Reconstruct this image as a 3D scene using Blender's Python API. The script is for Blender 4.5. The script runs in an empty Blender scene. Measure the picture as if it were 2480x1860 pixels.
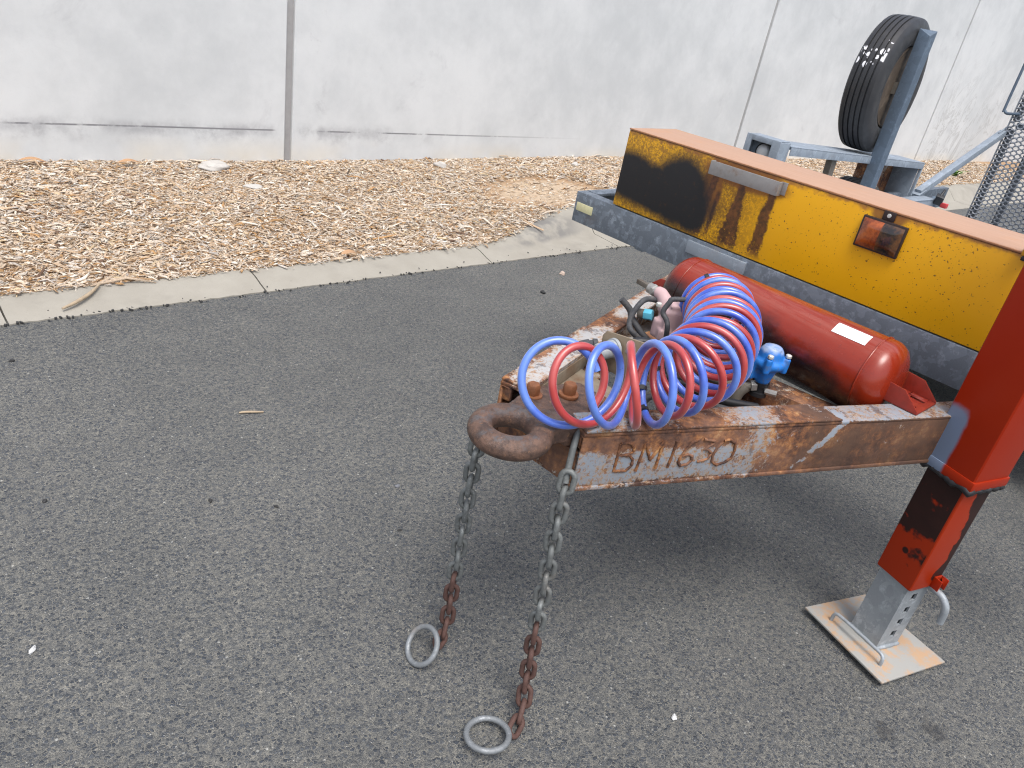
import bpy, bmesh, math, random
import numpy as np
from mathutils import Vector, Matrix

R_ = math.radians
SC = bpy.context.scene
COL = SC.collection

# ------------------------------------------------------------------ camera
cam_d = bpy.data.cameras.new('camera')
cam = bpy.data.objects.new('camera', cam_d)
COL.objects.link(cam)
_n = np.array([-640., 3345., 1791.]); _n /= np.linalg.norm(_n)
_w = np.array([2214., -536., 1791.]); _w -= _n * _w.dot(_n); _w /= np.linalg.norm(_w)
_y = np.cross(-_n, _w)
_R = np.array([_w, _y, -_n])
cm = Matrix.Identity(4)
for r in range(3):
    cm[r][0] = _R[r][0]; cm[r][1] = -_R[r][1]; cm[r][2] = -_R[r][2]
cm[2][3] = 1.6
cam.matrix_world = cm
cam_d.sensor_width = 36.0
cam_d.lens = 1791.0 / 2480.0 * 36.0
cam_d.clip_start = 0.05
cam_d.clip_end = 1000
SC.camera = cam

# ------------------------------------------------------------------ sky and sun (bright overcast)
SUN_DIR = Vector((-0.16, -0.36, 0.92)).normalized()       # towards the sun
world = bpy.data.worlds.new('World'); SC.world = world
world.use_nodes = True
wn = world.node_tree; wn.nodes.clear()
wo = wn.nodes.new('ShaderNodeOutputWorld')
wb = wn.nodes.new('ShaderNodeBackground')
sky = wn.nodes.new('ShaderNodeTexSky'); sky.sky_type = 'NISHITA'; sky.sun_disc = False
sky.sun_elevation = math.asin(SUN_DIR.z)
sky.sun_rotation = math.atan2(SUN_DIR.x, SUN_DIR.y)
sky.air_density = 1.0; sky.dust_density = 4.0; sky.ozone_density = 1.0
hs = wn.nodes.new('ShaderNodeHueSaturation'); hs.inputs['Saturation'].default_value = 0.62
wn.links.new(sky.outputs[0], hs.inputs['Color'])
wn.links.new(hs.outputs[0], wb.inputs[0])
wb.inputs[1].default_value = 0.15
wn.links.new(wb.outputs[0], wo.inputs[0])
sun_d = bpy.data.lights.new('sun', 'SUN'); sun_d.energy = 1.35; sun_d.angle = R_(26); sun_d.color = (1.0, 0.985, 0.96)
sun = bpy.data.objects.new('sun', sun_d); COL.objects.link(sun)
sun.rotation_euler = SUN_DIR.to_track_quat('Z', 'Y').to_euler()
sun.location = (0, 0, 12)
SC.view_settings.view_transform = 'Standard'
SC.view_settings.look = 'None'
SC.view_settings.gamma = 1.0
SC.view_settings.use_curve_mapping = False
SC.view_settings.exposure = 0.70
SC.render.engine = 'CYCLES'
try:
    SC.cycles.use_denoising = True
    SC.cycles.denoiser = 'OPENIMAGEDENOISE'
    SC.cycles.denoising_input_passes = 'RGB_ALBEDO_NORMAL'
    SC.cycles.denoising_prefilter = 'NONE'
    SC.cycles.filter_width = 1.15
    SC.cycles.use_adaptive_sampling = False
except Exception:
    pass

# ------------------------------------------------------------------ object helpers
WLOC = {}
DEPTH = {}

class MB:
    def __init__(s):
        s.v = []; s.f = []; s.mi = []
    def add(s, vs, fs, mi=0):
        b = len(s.v)
        s.v += [tuple(map(float, p)) for p in vs]
        s.f += [tuple(i + b for i in f) for f in fs]
        s.mi += [mi] * len(fs)
        return s
    def hexa(s, p, mi=0):          # 8 points: bottom ring 0-3, top ring 4-7
        return s.add(p, [(3, 2, 1, 0), (4, 5, 6, 7), (0, 1, 5, 4), (1, 2, 6, 5), (2, 3, 7, 6), (3, 0, 4, 7)], mi)
    def box(s, c, size, ax=None, mi=0):
        c = Vector(c); ax = ax or (Vector((1, 0, 0)), Vector((0, 1, 0)), Vector((0, 0, 1)))
        a, b, d = [Vector(ax[i]) * size[i] / 2 for i in range(3)]
        return s.hexa([c - a - b - d, c + a - b - d, c + a + b - d, c - a + b - d, c - a - b + d, c + a - b + d, c + a + b + d, c - a + b + d], mi)
    def box2(s, lo, hi, mi=0):
        return s.box([(lo[i] + hi[i]) / 2 for i in range(3)], [hi[i] - lo[i] for i in range(3)], None, mi)
    def prism(s, poly, vec, mi=0):
        n = len(poly); v = Vector(vec)
        p = [Vector(q) for q in poly]
        return s.add(p + [q + v for q in p], [tuple(range(n - 1, -1, -1)), tuple(range(n, 2 * n))] + [(i, (i + 1) % n, n + (i + 1) % n, n + i) for i in range(n)], mi)
    def tube(s, pts, r, seg=10, closed=False, mi=0, up=None):
        P = [Vector(p) for p in pts]; n = len(P)
        rs = r if isinstance(r, (list, tuple)) else [r] * n
        T = []
        for i in range(n):
            a = P[(i - 1) % n] if (closed or i > 0) else P[i]
            b = P[(i + 1) % n] if (closed or i < n - 1) else P[i]
            t = (b - a)
            T.append(t.normalized() if t.length > 1e-9 else Vector((0, 0, 1)))
        ref = Vector(up) if up else (Vector((0, 0, 1)) if abs(T[0].z) < 0.9 else Vector((1, 0, 0)))
        N = (ref - T[0] * ref.dot(T[0])).normalized()
        vs = []; Ns = []
        for i in range(n):
            N = (N - T[i] * N.dot(T[i])).normalized()
            Ns.append(N.copy())
        tw = 0.0
        if closed:                      # spread the residual twist round the loop
            Bn = T[0].cross(Ns[0]); last = (Ns[-1] - T[0] * Ns[-1].dot(T[0])).normalized()
            tw = math.atan2(last.dot(Bn), last.dot(Ns[0]))
        for i in range(n):
            B = T[i].cross(Ns[i]); off = -tw * i / n
            for k in range(seg):
                a = 2 * math.pi * k / seg + off
                vs.append(P[i] + (Ns[i] * math.cos(a) + B * math.sin(a)) * rs[i])
        fs = []
        for i in range(n if closed else n - 1):
            j = (i + 1) % n
            for k in range(seg):
                l = (k + 1) % seg
                fs.append((i * seg + k, i * seg + l, j * seg + l, j * seg + k))
        if not closed:
            fs.append(tuple(range(seg - 1, -1, -1))); fs.append(tuple((n - 1) * seg + k for k in range(seg)))
        return s.add(vs, fs, mi)
    def cyl(s, p0, p1, r, seg=20, r1=None, mi=0):
        return s.tube([p0, p1], [r, r if r1 is None else r1], seg, mi=mi)
    def lathe(s, prof, org, axis, seg=32, mi=0, ref=None):      # prof: (along axis, radius)
        o = Vector(org); a = Vector(axis).normalized()
        ref = Vector(ref) if ref else (Vector((0, 0, 1)) if abs(a.z) < 0.9 else Vector((1, 0, 0)))
        u = (ref - a * ref.dot(a)).normalized(); w = a.cross(u)
        vs = []
        for (h, r) in prof:
            for k in range(seg):
                t = 2 * math.pi * k / seg
                vs.append(o + a * h + (u * math.cos(t) + w * math.sin(t)) * r)
        fs = []
        for i in range(len(prof) - 1):
            for k in range(seg):
                l = (k + 1) % seg
                fs.append((i * seg + k, i * seg + l, (i + 1) * seg + l, (i + 1) * seg + k))
        loop_ = prof[0] == prof[-1]
        if prof[0][1] > 1e-5 and not loop_: fs.append(tuple(range(seg - 1, -1, -1)))
        if prof[-1][1] > 1e-5 and not loop_: fs.append(tuple((len(prof) - 1) * seg + k for k in range(seg)))
        return s.add(vs, fs, mi)
    def bolt(s, p, axis, r, h, washer=True, mi=0):
        p = Vector(p); a = Vector(axis).normalized()
        if washer: s.cyl(p, p + a * h * .22, r * 1.45, 18, mi=mi)
        s.lathe([(h * .2, r), (h * .85, r), (h, r * .82)], p, a, 6, mi=mi)
        return s
    def build(s, name, mats, parent=None, bevel=0.0, seg=2, smooth=35, origin=None):
        mats = mats if isinstance(mats, (list, tuple)) else [mats]
        co = np.array(s.v)
        if origin is None:
            lo, hi = co.min(0), co.max(0); origin = ((lo[0] + hi[0]) / 2, (lo[1] + hi[1]) / 2, lo[2])
        origin = Vector(origin)
        me = bpy.data.meshes.new(name)
        me.from_pydata([tuple(p - np.array(origin)) for p in co], [], s.f)
        for m in mats: me.materials.append(m)
        me.polygons.foreach_set('material_index', s.mi)
        bm = bmesh.new(); bm.from_mesh(me)
        bmesh.ops.remove_doubles(bm, verts=bm.verts, dist=1e-5)
        bmesh.ops.recalc_face_normals(bm, faces=bm.faces)
        if bevel > 0:
            ed = [e for e in bm.edges if len(e.link_faces) == 2 and e.calc_face_angle(0) > R_(30)]
            bmesh.ops.bevel(bm, geom=ed, offset=bevel, segments=seg, affect='EDGES', profile=0.6, clamp_overlap=True)
        bm.to_mesh(me); bm.free()
        if smooth:
            me.polygons.foreach_set('use_smooth', [True] * len(me.polygons))
            me.set_sharp_from_angle(angle=R_(smooth))
        return link(name, me, parent, origin)

def link(name, data, parent=None, origin=(0, 0, 0)):
    o = bpy.data.objects.new(name, data); COL.objects.link(o)
    origin = Vector(origin)
    WLOC[o.name] = origin
    if parent is not None:
        o.parent = parent; o.location = origin - WLOC[parent.name]
    else:
        o.location = origin
    return o

def tag(o, label=None, cat=None, group=None, kind=None):
    if label: o['label'] = label
    if cat: o['category'] = cat
    if group: o['group'] = group
    if kind: o['kind'] = kind
    return o

def empty(name, loc, parent=None):
    e = link(name, None, parent, loc); e.empty_display_size = 0.1
    return e

def V(*a): return Vector(a)
def spline(keys, n):
    """Catmull-Rom through keys, n samples per span."""
    K = [Vector(k) for k in keys]; out = []
    for i in range(len(K) - 1):
        p0 = K[max(i - 1, 0)]; p1 = K[i]; p2 = K[i + 1]; p3 = K[min(i + 2, len(K) - 1)]
        for j in range(n):
            t = j / n
            out.append(0.5 * ((2 * p1) + (p2 - p0) * t + (2 * p0 - 5 * p1 + 4 * p2 - p3) * t * t + (3 * p1 - p0 - 3 * p2 + p3) * t ** 3))
    out.append(K[-1]); return out
def smooth01(a, b, x):
    t = min(max((x - a) / (b - a), 0), 1); return t * t * (3 - 2 * t)

# ------------------------------------------------------------------ material helpers
class NT:
    def __init__(s, name):
        s.m = bpy.data.materials.new(name); s.m.use_nodes = True
        s.t = s.m.node_tree; s.t.nodes.clear()
        s.out = s.t.nodes.new('ShaderNodeOutputMaterial')
        s.b = s.t.nodes.new('ShaderNodeBsdfPrincipled')
        s.t.links.new(s.b.outputs[0], s.out.inputs[0])
        s._p = None; s._x = None
    def nd(s, t): return s.t.nodes.new(t)
    def set(s, sock, v):
        if isinstance(v, (int, float)):
            try: sock.default_value = v
            except TypeError: sock.default_value = (v, v, v, 1) if len(sock.default_value) == 4 else (v, v, v)
        elif isinstance(v, (tuple, list, Vector)):
            v = tuple(v)
            n = len(sock.default_value)
            if n == 4 and len(v) == 3: v = v + (1,)
            sock.default_value = v
        else: s.t.links.new(v, sock)
    def pos(s):
        if s._p is None: s._p = s.nd('ShaderNodeNewGeometry')
        return s._p.outputs['Position']
    def nrm(s):
        s.pos(); return s._p.outputs['Normal']
    def sep(s, v=None):
        if v is None and s._x is not None: return s._x
        n = s.nd('ShaderNodeSeparateXYZ'); s.set(n.inputs[0], v if v is not None else s.pos())
        o = (n.outputs[0], n.outputs[1], n.outputs[2])
        if v is None: s._x = o
        return o
    def comb(s, x, y, z):
        n = s.nd('ShaderNodeCombineXYZ')
        for i, q in enumerate((x, y, z)): s.set(n.inputs[i], q)
        return n.outputs[0]
    def ma(s, op, a, b=0.0, c=0.0, clamp=False):
        n = s.nd('ShaderNodeMath'); n.operation = op; n.use_clamp = clamp
        for i, q in enumerate((a, b, c)): s.set(n.inputs[i], q)
        return n.outputs[0]
    def add(s, *a):
        r = a[0]
        for q in a[1:]: r = s.ma('ADD', r, q)
        return r
    def mul(s, *a):
        r = a[0]
        for q in a[1:]: r = s.ma('MULTIPLY', r, q)
        return r
    def sub(s, a, b): return s.ma('SUBTRACT', a, b)
    def mx(s, *a):
        r = a[0]
        for q in a[1:]: r = s.ma('MAXIMUM', r, q)
        return r
    def ss(s, x, a, b, o0=0.0, o1=1.0):
        n = s.nd('ShaderNodeMapRange'); n.interpolation_type = 'SMOOTHSTEP'
        flip = a > b
        if flip: a, b, o0, o1 = b, a, o1, o0
        s.set(n.inputs[0], x); s.set(n.inputs[1], a); s.set(n.inputs[2], b); s.set(n.inputs[3], o0); s.set(n.inputs[4], o1)
        return n.outputs[0]
    def mix(s, f, a, b, mode='MIX'):
        n = s.nd('ShaderNodeMix'); n.data_type = 'RGBA'; n.blend_type = mode
        s.set(n.inputs[0], f); s.set(n.inputs[6], a); s.set(n.inputs[7], b)
        return n.outputs[2]
    def scale(s, v, k):
        n = s.nd('ShaderNodeVectorMath'); n.operation = 'MULTIPLY'
        s.set(n.inputs[0], v); n.inputs[1].default_value = k if isinstance(k, (tuple, list)) else (k, k, k)
        return n.outputs[0]
    def vadd(s, a, b):
        n = s.nd('ShaderNodeVectorMath'); n.operation = 'ADD'; s.set(n.inputs[0], a); s.set(n.inputs[1], b); return n.outputs[0]
    def noise(s, sc, det=3, rough=.55, v=None, dist=0.0, col=False):
        n = s.nd('ShaderNodeTexNoise'); s.set(n.inputs['Vector'], v if v is not None else s.pos())
        n.inputs['Scale'].default_value = sc; n.inputs['Detail'].default_value = det
        n.inputs['Roughness'].default_value = rough; n.inputs['Distortion'].default_value = dist
        return n.outputs['Color' if col else 'Fac']
    def vor(s, sc, v=None, feat='F1', out='Distance', rnd=1.0):
        n = s.nd('ShaderNodeTexVoronoi'); n.feature = feat; s.set(n.inputs['Vector'], v if v is not None else s.pos())
        n.inputs['Scale'].default_value = sc; n.inputs['Randomness'].default_value = rnd
        return n.outputs[out]
    def ramp(s, f, st):
        n = s.nd('ShaderNodeValToRGB'); s.set(n.inputs[0], f)
        e = n.color_ramp.elements
        while len(e) < len(st): e.new(0.5)
        for i, (p, c) in enumerate(st):
            e[i].position = p; e[i].color = tuple(c) + (1,) if len(c) == 3 else c
        return n.outputs[0]
    def bump(s, h, strength=.3, dist=.002):
        n = s.nd('ShaderNodeBump'); n.inputs['Strength'].default_value = strength; n.inputs['Distance'].default_value = dist
        s.set(n.inputs['Height'], h)
        s.t.links.new(n.outputs[0], s.b.inputs['Normal'])
    def fin(s, col=None, rough=None, metal=None, spec=None, **kw):
        for k, v in (('Base Color', col), ('Roughness', rough), ('Metallic', metal), ('Specular IOR Level', spec)):
            if v is not None: s.set(s.b.inputs[k], v)
        for k, v in kw.items(): s.set(s.b.inputs[k.replace('_', ' ')], v)
        return s.m

def mat_simple(name, col, rough=.5, metal=0., var=.12, sc=30, bump=0., spec=.5, dirt=0., dirtcol=(.12, .09, .06)):
    n = NT(name)
    a = n.noise(sc, 4); c = n.mix(a, [q * (1 - var) for q in col], [min(1, q * (1 + var)) for q in col])
    if dirt > 0:
        d = n.ss(n.noise(sc * .6, 6, .65), .58 - .2 * dirt, .75)
        c = n.mix(n.mul(d, min(1, dirt * 1.5)), c, dirtcol)
    if bump: n.bump(n.noise(sc * 4, 4), bump, .002)
    r = n.ss(n.noise(sc * 1.7, 3), .3, .7, max(0, rough - .08), min(1, rough + .1))
    return n.fin(c, r, metal, spec)

RUST_STOPS = [(0.20, (.040, .020, .016)), (.40, (.105, .046, .026)), (.55, (.19, .078, .033)), (.70, (.31, .135, .050)), (.86, (.44, .25, .11))]
def rust_col(n, sc=38):
    q = n.add(n.mul(n.noise(sc * 1.3, 7, .72), .55), n.mul(n.noise(sc * .3, 4), .45))
    return n.ramp(n.ma('MULTIPLY_ADD', q, 3.0, -1.03), RUST_STOPS)

def mat_rusty(name, paint, bias, sc=11, rough=.6, biasfn=None, rdark=None, bump=.5):
    """paint flaking to rust; bias>0 more rust"""
    n = NT(name)
    f = n.add(n.mul(n.noise(sc, 9, .72), .55), n.mul(n.noise(sc * 5, 7, .72), .33), n.mul(n.noise(sc * 16, 3, .6), .12))
    b = bias
    if biasfn: b = n.add(biasfn(n), bias)
    f = n.add(f, b)
    m = n.ss(f, .49, .57)
    halo = n.ss(f, .40, .54)
    spk = n.mul(n.ss(n.noise(sc * 9, 5, .75), .53, .60), n.ss(f, .30, .47))
    pc = n.mix(n.noise(sc * 1.3, 5), [q * .80 for q in paint], [min(1, q * 1.12) for q in paint])
    rc = rust_col(n)
    rc = n.mix(n.mul(n.ss(n.noise(sc * .5, 5, .7), .46, .62), .45), rc, n.mix(n.noise(sc * 8, 4), (.16, .085, .058), (.29, .165, .115)))
    if rdark is not None: rc = n.mix(rdark(n), rc, n.mix(n.noise(sc * 3, 5), (.055, .030, .022), (.13, .070, .042)))
    pc = n.mix(n.mul(halo, n.ss(n.noise(sc * 7, 4), .35, .65), .75), pc, (.42, .25, .11))
    pc = n.mix(n.mul(spk, .85), pc, n.mix(n.noise(sc * 9, 2), (.12, .055, .03), (.42, .21, .07)))
    dk = n.mul(n.ss(n.noise(sc * 1.1, 7, .72), .60, .64), .75)
    pc = n.mix(dk, pc, (.10, .085, .085))
    c = n.mix(m, pc, rc)
    n.bump(n.add(n.mul(m, -.4), n.mul(spk, -.3), n.mul(n.noise(260, 3), .5), n.mul(n.noise(60, 4), .6)), bump, .0016)
    return n.fin(c, n.ss(m, 0, 1, rough - .15, .82), 0., .45)

# ================================================================== materials
B0 = V(2.30, 1.98, 0); LAT = V(.055, -1, 0).normalized(); OUT = V(-1, -.055, 0).normalized()   # tool box / cross channel frame
PN = V(1.072, .851, 0); DN = V(1.034, -.371, 0).normalized(); ON = V(DN.y, -DN.x, 0)           # near drawbar beam
PF = V(1.048, 1.113, 0); DF = V(1.24, .453, 0).normalized(); OF = V(-DF.y, DF.x, 0)            # far drawbar beam
ZB = .80                                                                                       # top of the drawbar

def along(n, P, D):
    d = n.nd('ShaderNodeVectorMath'); d.operation = 'DOT_PRODUCT'
    n.set(d.inputs[0], n.pos()); d.inputs[1].default_value = tuple(D)
    return n.sub(d.outputs['Value'], float(Vector(P).dot(Vector(D))))

# --- asphalt
n = NT('asphalt')
P = n.vadd(n.pos(), n.scale(n.noise(40, 3, col=True), .012))
c1 = n.sep(n.vor(116, P, out='Color')); e1 = n.vor(116, P, feat='DISTANCE_TO_EDGE')
c2 = n.sep(n.vor(250, P, out='Color')); e2 = n.vor(250, P, feat='DISTANCE_TO_EDGE')
isbig = n.ss(c1[0], .52, .56)                               # cells that hold one large stone; the rest is fine grit
stone = n.ramp(c1[1], [(0, (.056, .063, .076)), (.45, (.090, .098, .112)), (.85, (.125, .129, .134)), (1, (.17, .165, .156))])
grit = n.ramp(c2[1], [(0, (.068, .072, .080)), (.5, (.118, .120, .122)), (.9, (.168, .163, .150)), (1, (.24, .23, .21))])
fine = n.noise(420, 3, .7)
big = n.add(n.mul(n.noise(.55, 5, .6), .65), n.mul(n.noise(4, 5), .35))
sandn = n.ss(n.noise(60, 4, .65), .40, .62)
net1 = n.mul(n.ss(e1, .13, .05), n.ss(sandn, 0, 1, .35, 1)); net2 = n.mul(n.ss(e2, .20, .08), sandn)
sand = n.mix(fine, (.21, .197, .172), (.335, .312, .268))
c = n.mix(n.mul(net2, .75), grit, sand)
c = n.mix(isbig, c, n.mix(net1, stone, sand))
wsp = n.mul(n.ss(n.vor(95, out='Distance'), .16, .10), n.ss(n.sep(n.vor(95, out='Color'))[2], .94, .96))
c = n.mix(n.mul(wsp, .8), c, (.50, .49, .465))
wsp2 = n.mul(n.ss(n.vor(52, out='Distance'), .20, .13), n.ss(n.sep(n.vor(52, out='Color'))[0], .90, .92))
c = n.mix(n.mul(wsp2, .8), c, (.46, .45, .42))
c = n.mix(n.ss(big, .35, .68), n.mix(1, c, (.74, .76, .765), 'MULTIPLY'), n.mix(1, c, (.97, .985, .97), 'MULTIPLY'))
x, y, z = n.sep()
# oil drips near the jack foot
oil = n.mx(n.ss(n.add(n.ma('SQRT', n.add(n.ma('POWER', n.sub(x, 2.00), 2), n.ma('POWER', n.sub(y, .13), 2))), n.mul(n.noise(22, 4), .16)), .13, .09),
           n.ss(n.add(n.ma('SQRT', n.add(n.ma('POWER', n.sub(x, 1.86), 2), n.ma('POWER', n.sub(y, .21), 2))), n.mul(n.noise(26, 4), .16)), .12, .09))
c = n.mix(n.mul(oil, .55), c, (.035, .035, .037))
h = n.add(n.mul(n.ss(e1, .0, .22), isbig, .9), n.mul(n.ss(e2, 0, .3), .45), n.mul(fine, .35))
n.bump(h, .8, .004)
M_ASPH = n.fin(c, n.ss(n.noise(60, 3), .3, .7, .72, .9), 0, .35)

# --- cast concrete wall panels
n = NT('wall_concrete')
x, y, z = n.sep()
mott = n.add(n.mul(n.noise(.45, 6, .62), .6), n.mul(n.noise(3, 7, .66), .4))
c = n.mix(n.ss(mott, .34, .64), (.525, .545, .552), (.655, .672, .675))
strk = n.noise(2.2, 6, .62, v=n.comb(n.mul(x, 2.4), y, n.mul(z, .42)))
c = n.mix(n.mul(n.ss(strk, .58, .76), .18), c, (.46, .465, .475))
c = n.mix(n.mul(n.ss(n.noise(1.3, 7, .7, dist=.6), .60, .74), .38), c, (.38, .385, .40))
c = n.mix(n.mul(n.ss(n.noise(90, 3), .60, .78), .10), c, (.30, .30, .30))
yel = n.mul(n.ss(z, .26, .02), n.ss(n.noise(1.1, 4), .42, .6), .55)
c = n.mix(yel, c, (.68, .61, .48))
# dark weathered line low on the panels
zl = n.add(z, n.mul(n.noise(1.2, 2), .004))
line = n.mul(n.ss(n.ma('ABSOLUTE', n.sub(zl, .283)), .0085, .003), n.ss(n.noise(2.6, 5, .7), .40, .52), n.ss(x, 6.4, 3.6, .0, 1.0))
gap = n.mul(n.ss(n.ma('ABSOLUTE', n.sub(x, 2.80)), .17, .22), 1.0)
c = n.mix(n.mul(line, gap, .78), c, (.10, .10, .11))
halo = n.mul(n.ss(n.ma('ABSOLUTE', n.sub(z, .274)), .075, .0), n.ss(n.noise(2.2, 6, .7), .40, .66), n.ss(x, 4.2, 3.0), gap, .55)
c = n.mix(halo, c, (.22, .22, .24))
sm = n.mul(n.ss(n.ma('ABSOLUTE', n.sub(z, .25)), .13, .0), n.ss(n.noise(3.2, 7, .7), .44, .68), n.ss(x, 4.6, 3.4), .62)
c = n.mix(sm, c, (.26, .26, .275))
smj = n.mul(n.ss(n.ma('ABSOLUTE', n.sub(x, 2.86)), .34, .02), n.ss(n.noise(3.4, 7, .72, dist=.4), .54, .68), n.ss(x, 2.74, 2.79), .42)
c = n.mix(smj, c, (.30, .30, .32))
# branching water stain on the far panel
wst = n.noise(1.3, 6, .6, v=n.comb(n.mul(n.add(x, n.mul(z, -.35)), 1.5), 3.0, n.mul(z, .9)), dist=1.5)
c = n.mix(n.mul(n.ss(n.ma('ABSOLUTE', n.sub(wst, .5)), .035, .0), n.ss(x, 14.9, 15.4), n.ss(z, 2.2, .6), .48), c, (.34, .34, .33))
n.bump(n.add(n.mul(n.noise(25, 5), .6), n.mul(n.noise(140, 3), .3)), .18, .006)
M_WALL = n.fin(c, .85, 0, .25)
M_JOINT = mat_simple('joint_backer', (.34, .335, .335), .85, var=.2, sc=14)
M_CONC = None
n = NT('kerb_concrete')
c = n.mix(n.noise(6, 6, .6), (.25, .23, .193), (.36, .34, .295))
c = n.mix(n.mul(n.ss(n.noise(2.4, 6, .65), .50, .70), .5), c, (.20, .185, .16))
c = n.mix(n.mul(n.ss(n.noise(210, 3), .55, .75), .3), c, (.20, .18, .15))
x, y, z = n.sep()
tyremark = n.mul(n.ss(z, .02, .05), n.ss(z, .15, .11), n.ss(n.ma('ABSOLUTE', n.sub(x, 3.75)), .62, .15), n.ss(n.noise(7, 5), .35, .6))
c = n.mix(n.mul(tyremark, .62), c, (.10, .10, .105))
n.bump(n.noise(160, 4), .25, .002)
M_KERB = n.fin(c, .85, 0, .3)

n = NT('bed_soil')
x, y, z = n.sep()
c = n.mix(n.noise(55, 6, .7), (.24, .14, .075), (.46, .33, .21))
sand = n.ss(n.add(n.ma('SQRT', n.add(n.ma('POWER', n.mul(n.sub(x, 4.55), .75), 2), n.ma('POWER', n.sub(y, 4.62), 2))), n.mul(n.noise(9, 5), .25)), .60, .42)
c = n.mix(sand, c, n.mix(n.noise(30, 5), (.40, .30, .21), (.50, .40, .29)))
n.bump(n.noise(90, 5), .6, .006)
M_SOIL = n.fin(c, .95, 0, .2)

n = NT('wood_chip')
a = n.nd('ShaderNodeAttribute'); a.attribute_name = 'chip'
c = n.mix(n.ss(n.noise(170, 3), .35, .7), n.mix(1, a.outputs['Color'], (.72, .70, .68), 'MULTIPLY'), a.outputs['Color'])
M_CHIP = n.fin(c, .85, 0, .2)

# --- rusted drawbar steel
def bias_near(n):
    x, y, z = n.sep(); u = along(n, PN, DN)
    top = n.ss(z, .735, .765)
    b = n.add(n.mul(top, n.ss(u, .5, .35), .16), n.mul(n.ss(u, .42, .60), .17), n.mul(n.ss(z, .672, .655), .08))
    diag = n.ma('ABSOLUTE', n.add(n.sub(n.sub(u, .621), n.mul(n.sub(z, .675), .87)), n.mul(n.sub(n.noise(28, 5, .7), .5), .05)))
    b = n.sub(b, n.mul(n.ss(diag, .020, .004), n.ss(n.noise(16, 3), .38, .55), .26))
    b = n.sub(b, n.mul(n.ss(z, .798, .804), n.ss(u, .16, .05, .05, .16)))
    b = n.sub(b, n.mul(n.ss(u, .70, .74), n.ss(z, .795, .800), .15))
    return b
def dark_near(n):
    u = along(n, PN, DN)
    return n.mul(n.ss(n.add(u, n.mul(n.noise(7, 4), .3)), .72, .86), n.ss(n.noise(9, 5), .35, .6, .35, .95))
M_BEAM = mat_rusty('drawbar_near_steel', (.27, .30, .34), -.025, 12, .6, bias_near, dark_near)
def bias_far(n):
    u = along(n, PF, DF)
    o = along(n, PF, OF)
    return n.add(n.mul(n.ss(o, -.03, -.005), .13), n.mul(n.ss(o, -.055, -.075), .07), n.mul(n.ss(u, .06, .0), .16), n.mul(n.ss(n.ma('ABSOLUTE', n.sub(u, .57)), .12, .03), .12))
M_BEAMF = mat_rusty('drawbar_far_steel', (.42, .415, .41), -.085, 10, .6, bias_far)
M_RUSTP = mat_rusty('rusty_plate_steel', (.42, .40, .37), .10, 12, .65)
M_RUST = mat_rusty('rusty_steel', (.30, .25, .20), .30, 14, .65)
M_NOSEP = mat_simple('primed_plate', (.235, .20, .15), .6, var=.3, sc=22, dirt=.75, dirtcol=(.15, .085, .045), bump=.15)
# towing eye: worn forged steel
n = NT('forged_eye')
w = n.ss(n.noise(26, 7, .75), .50, .58)
c = n.mix(n.ss(n.noise(34, 7, .75), .36, .64), (.070, .044, .035), (.165, .096, .068))
c = n.mix(n.mul(n.ss(n.noise(70, 6, .78), .58, .66), .6), c, (.36, .19, .10))
x, y, z = n.sep()
c = n.mix(n.mul(w, n.ss(z, .795, .812), .7), c, (.10, .10, .105))
n.bump(n.add(n.noise(80, 6, .75), n.mul(n.noise(18, 4), .8)), .8, .004)
M_EYE = n.fin(c, n.ss(w, 0, 1, .52, .38), .15, .5)
M_BOLT = mat_simple('rusty_bolt', (.22, .085, .035), .6, .1, .5, 60, .5)

# --- galvanised steel with spangle
def galv(name, base, var=.25, sc=26, rough=.5, dirt=.25, dirtcol=(.20, .13, .08)):
    n = NT(name)
    P = n.vadd(n.pos(), n.scale(n.noise(20, 3, col=True), .05))
    q = n.sep(n.vor(sc, P, out='Color'))[0]
    k = n.add(n.mul(n.ss(q, .3, .95), .30), n.mul(n.ss(n.noise(sc * .8, 6, .7), .54, .66), .5), n.mul(n.noise(sc * 6, 3), .25), n.mul(n.ss(n.noise(sc * .42, 8, .78), .57, .615), .55))
    c = n.mix(k, [b * (1 - var) for b in base], [min(1, b * (1 + var * 1.6)) for b in base])
    d = n.ss(n.noise(6, 7, .7), .60 - .1 * dirt, .74)
    c = n.mix(n.mul(d, dirt), c, dirtcol)
    n.bump(n.noise(120, 3), .1, .001)
    return n.fin(c, n.ss(k, 0, 1, rough + .08, rough - .08), .35, .5)
M_GALV = galv('galvanised_channel', (.195, .228, .268), .32, 44, .5, .3)
M_GALVL = galv('galvanised_light', (.30, .345, .395), .18, 22, .55, .22)
M_GALVB = galv('galvanised_post', (.125, .165, .215), .18, 24, .5, .2, (.12, .12, .13))
M_GALVF = galv('galvanised_foot', (.33, .36, .385), .22, 30, .5, .35, (.20, .17, .13))
n = NT('foot_plate_steel')
k = n.ss(n.noise(10, 7, .72), .46, .60)
c = n.mix(k, (.33, .325, .305), (.45, .295, .18))
c = n.mix(n.mul(n.ss(n.noise(13, 6, .7), .60, .70), .8), c, (.30, .30, .29))
c = n.mix(n.mul(n.ss(n.noise(17, 5), .66, .74), .8), c, (.24, .12, .05))
M_FOOT = n.fin(c, .7, .1, .4)
M_MESH = mat_simple('expanded_mesh_steel', (.235, .25, .275), .5, .2, .15, 20)
M_BAR = mat_simple('ramp_bar_steel', (.17, .18, .195), .55, .2, .15, 20)
M_CHAIN = galv('chain_steel', (.165, .175, .172), .25, 60, .6, .35, (.22, .13, .07))
M_CHRUST = mat_simple('chain_rust', (.085, .043, .034), .75, 0, .4, 55, .4)
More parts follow.
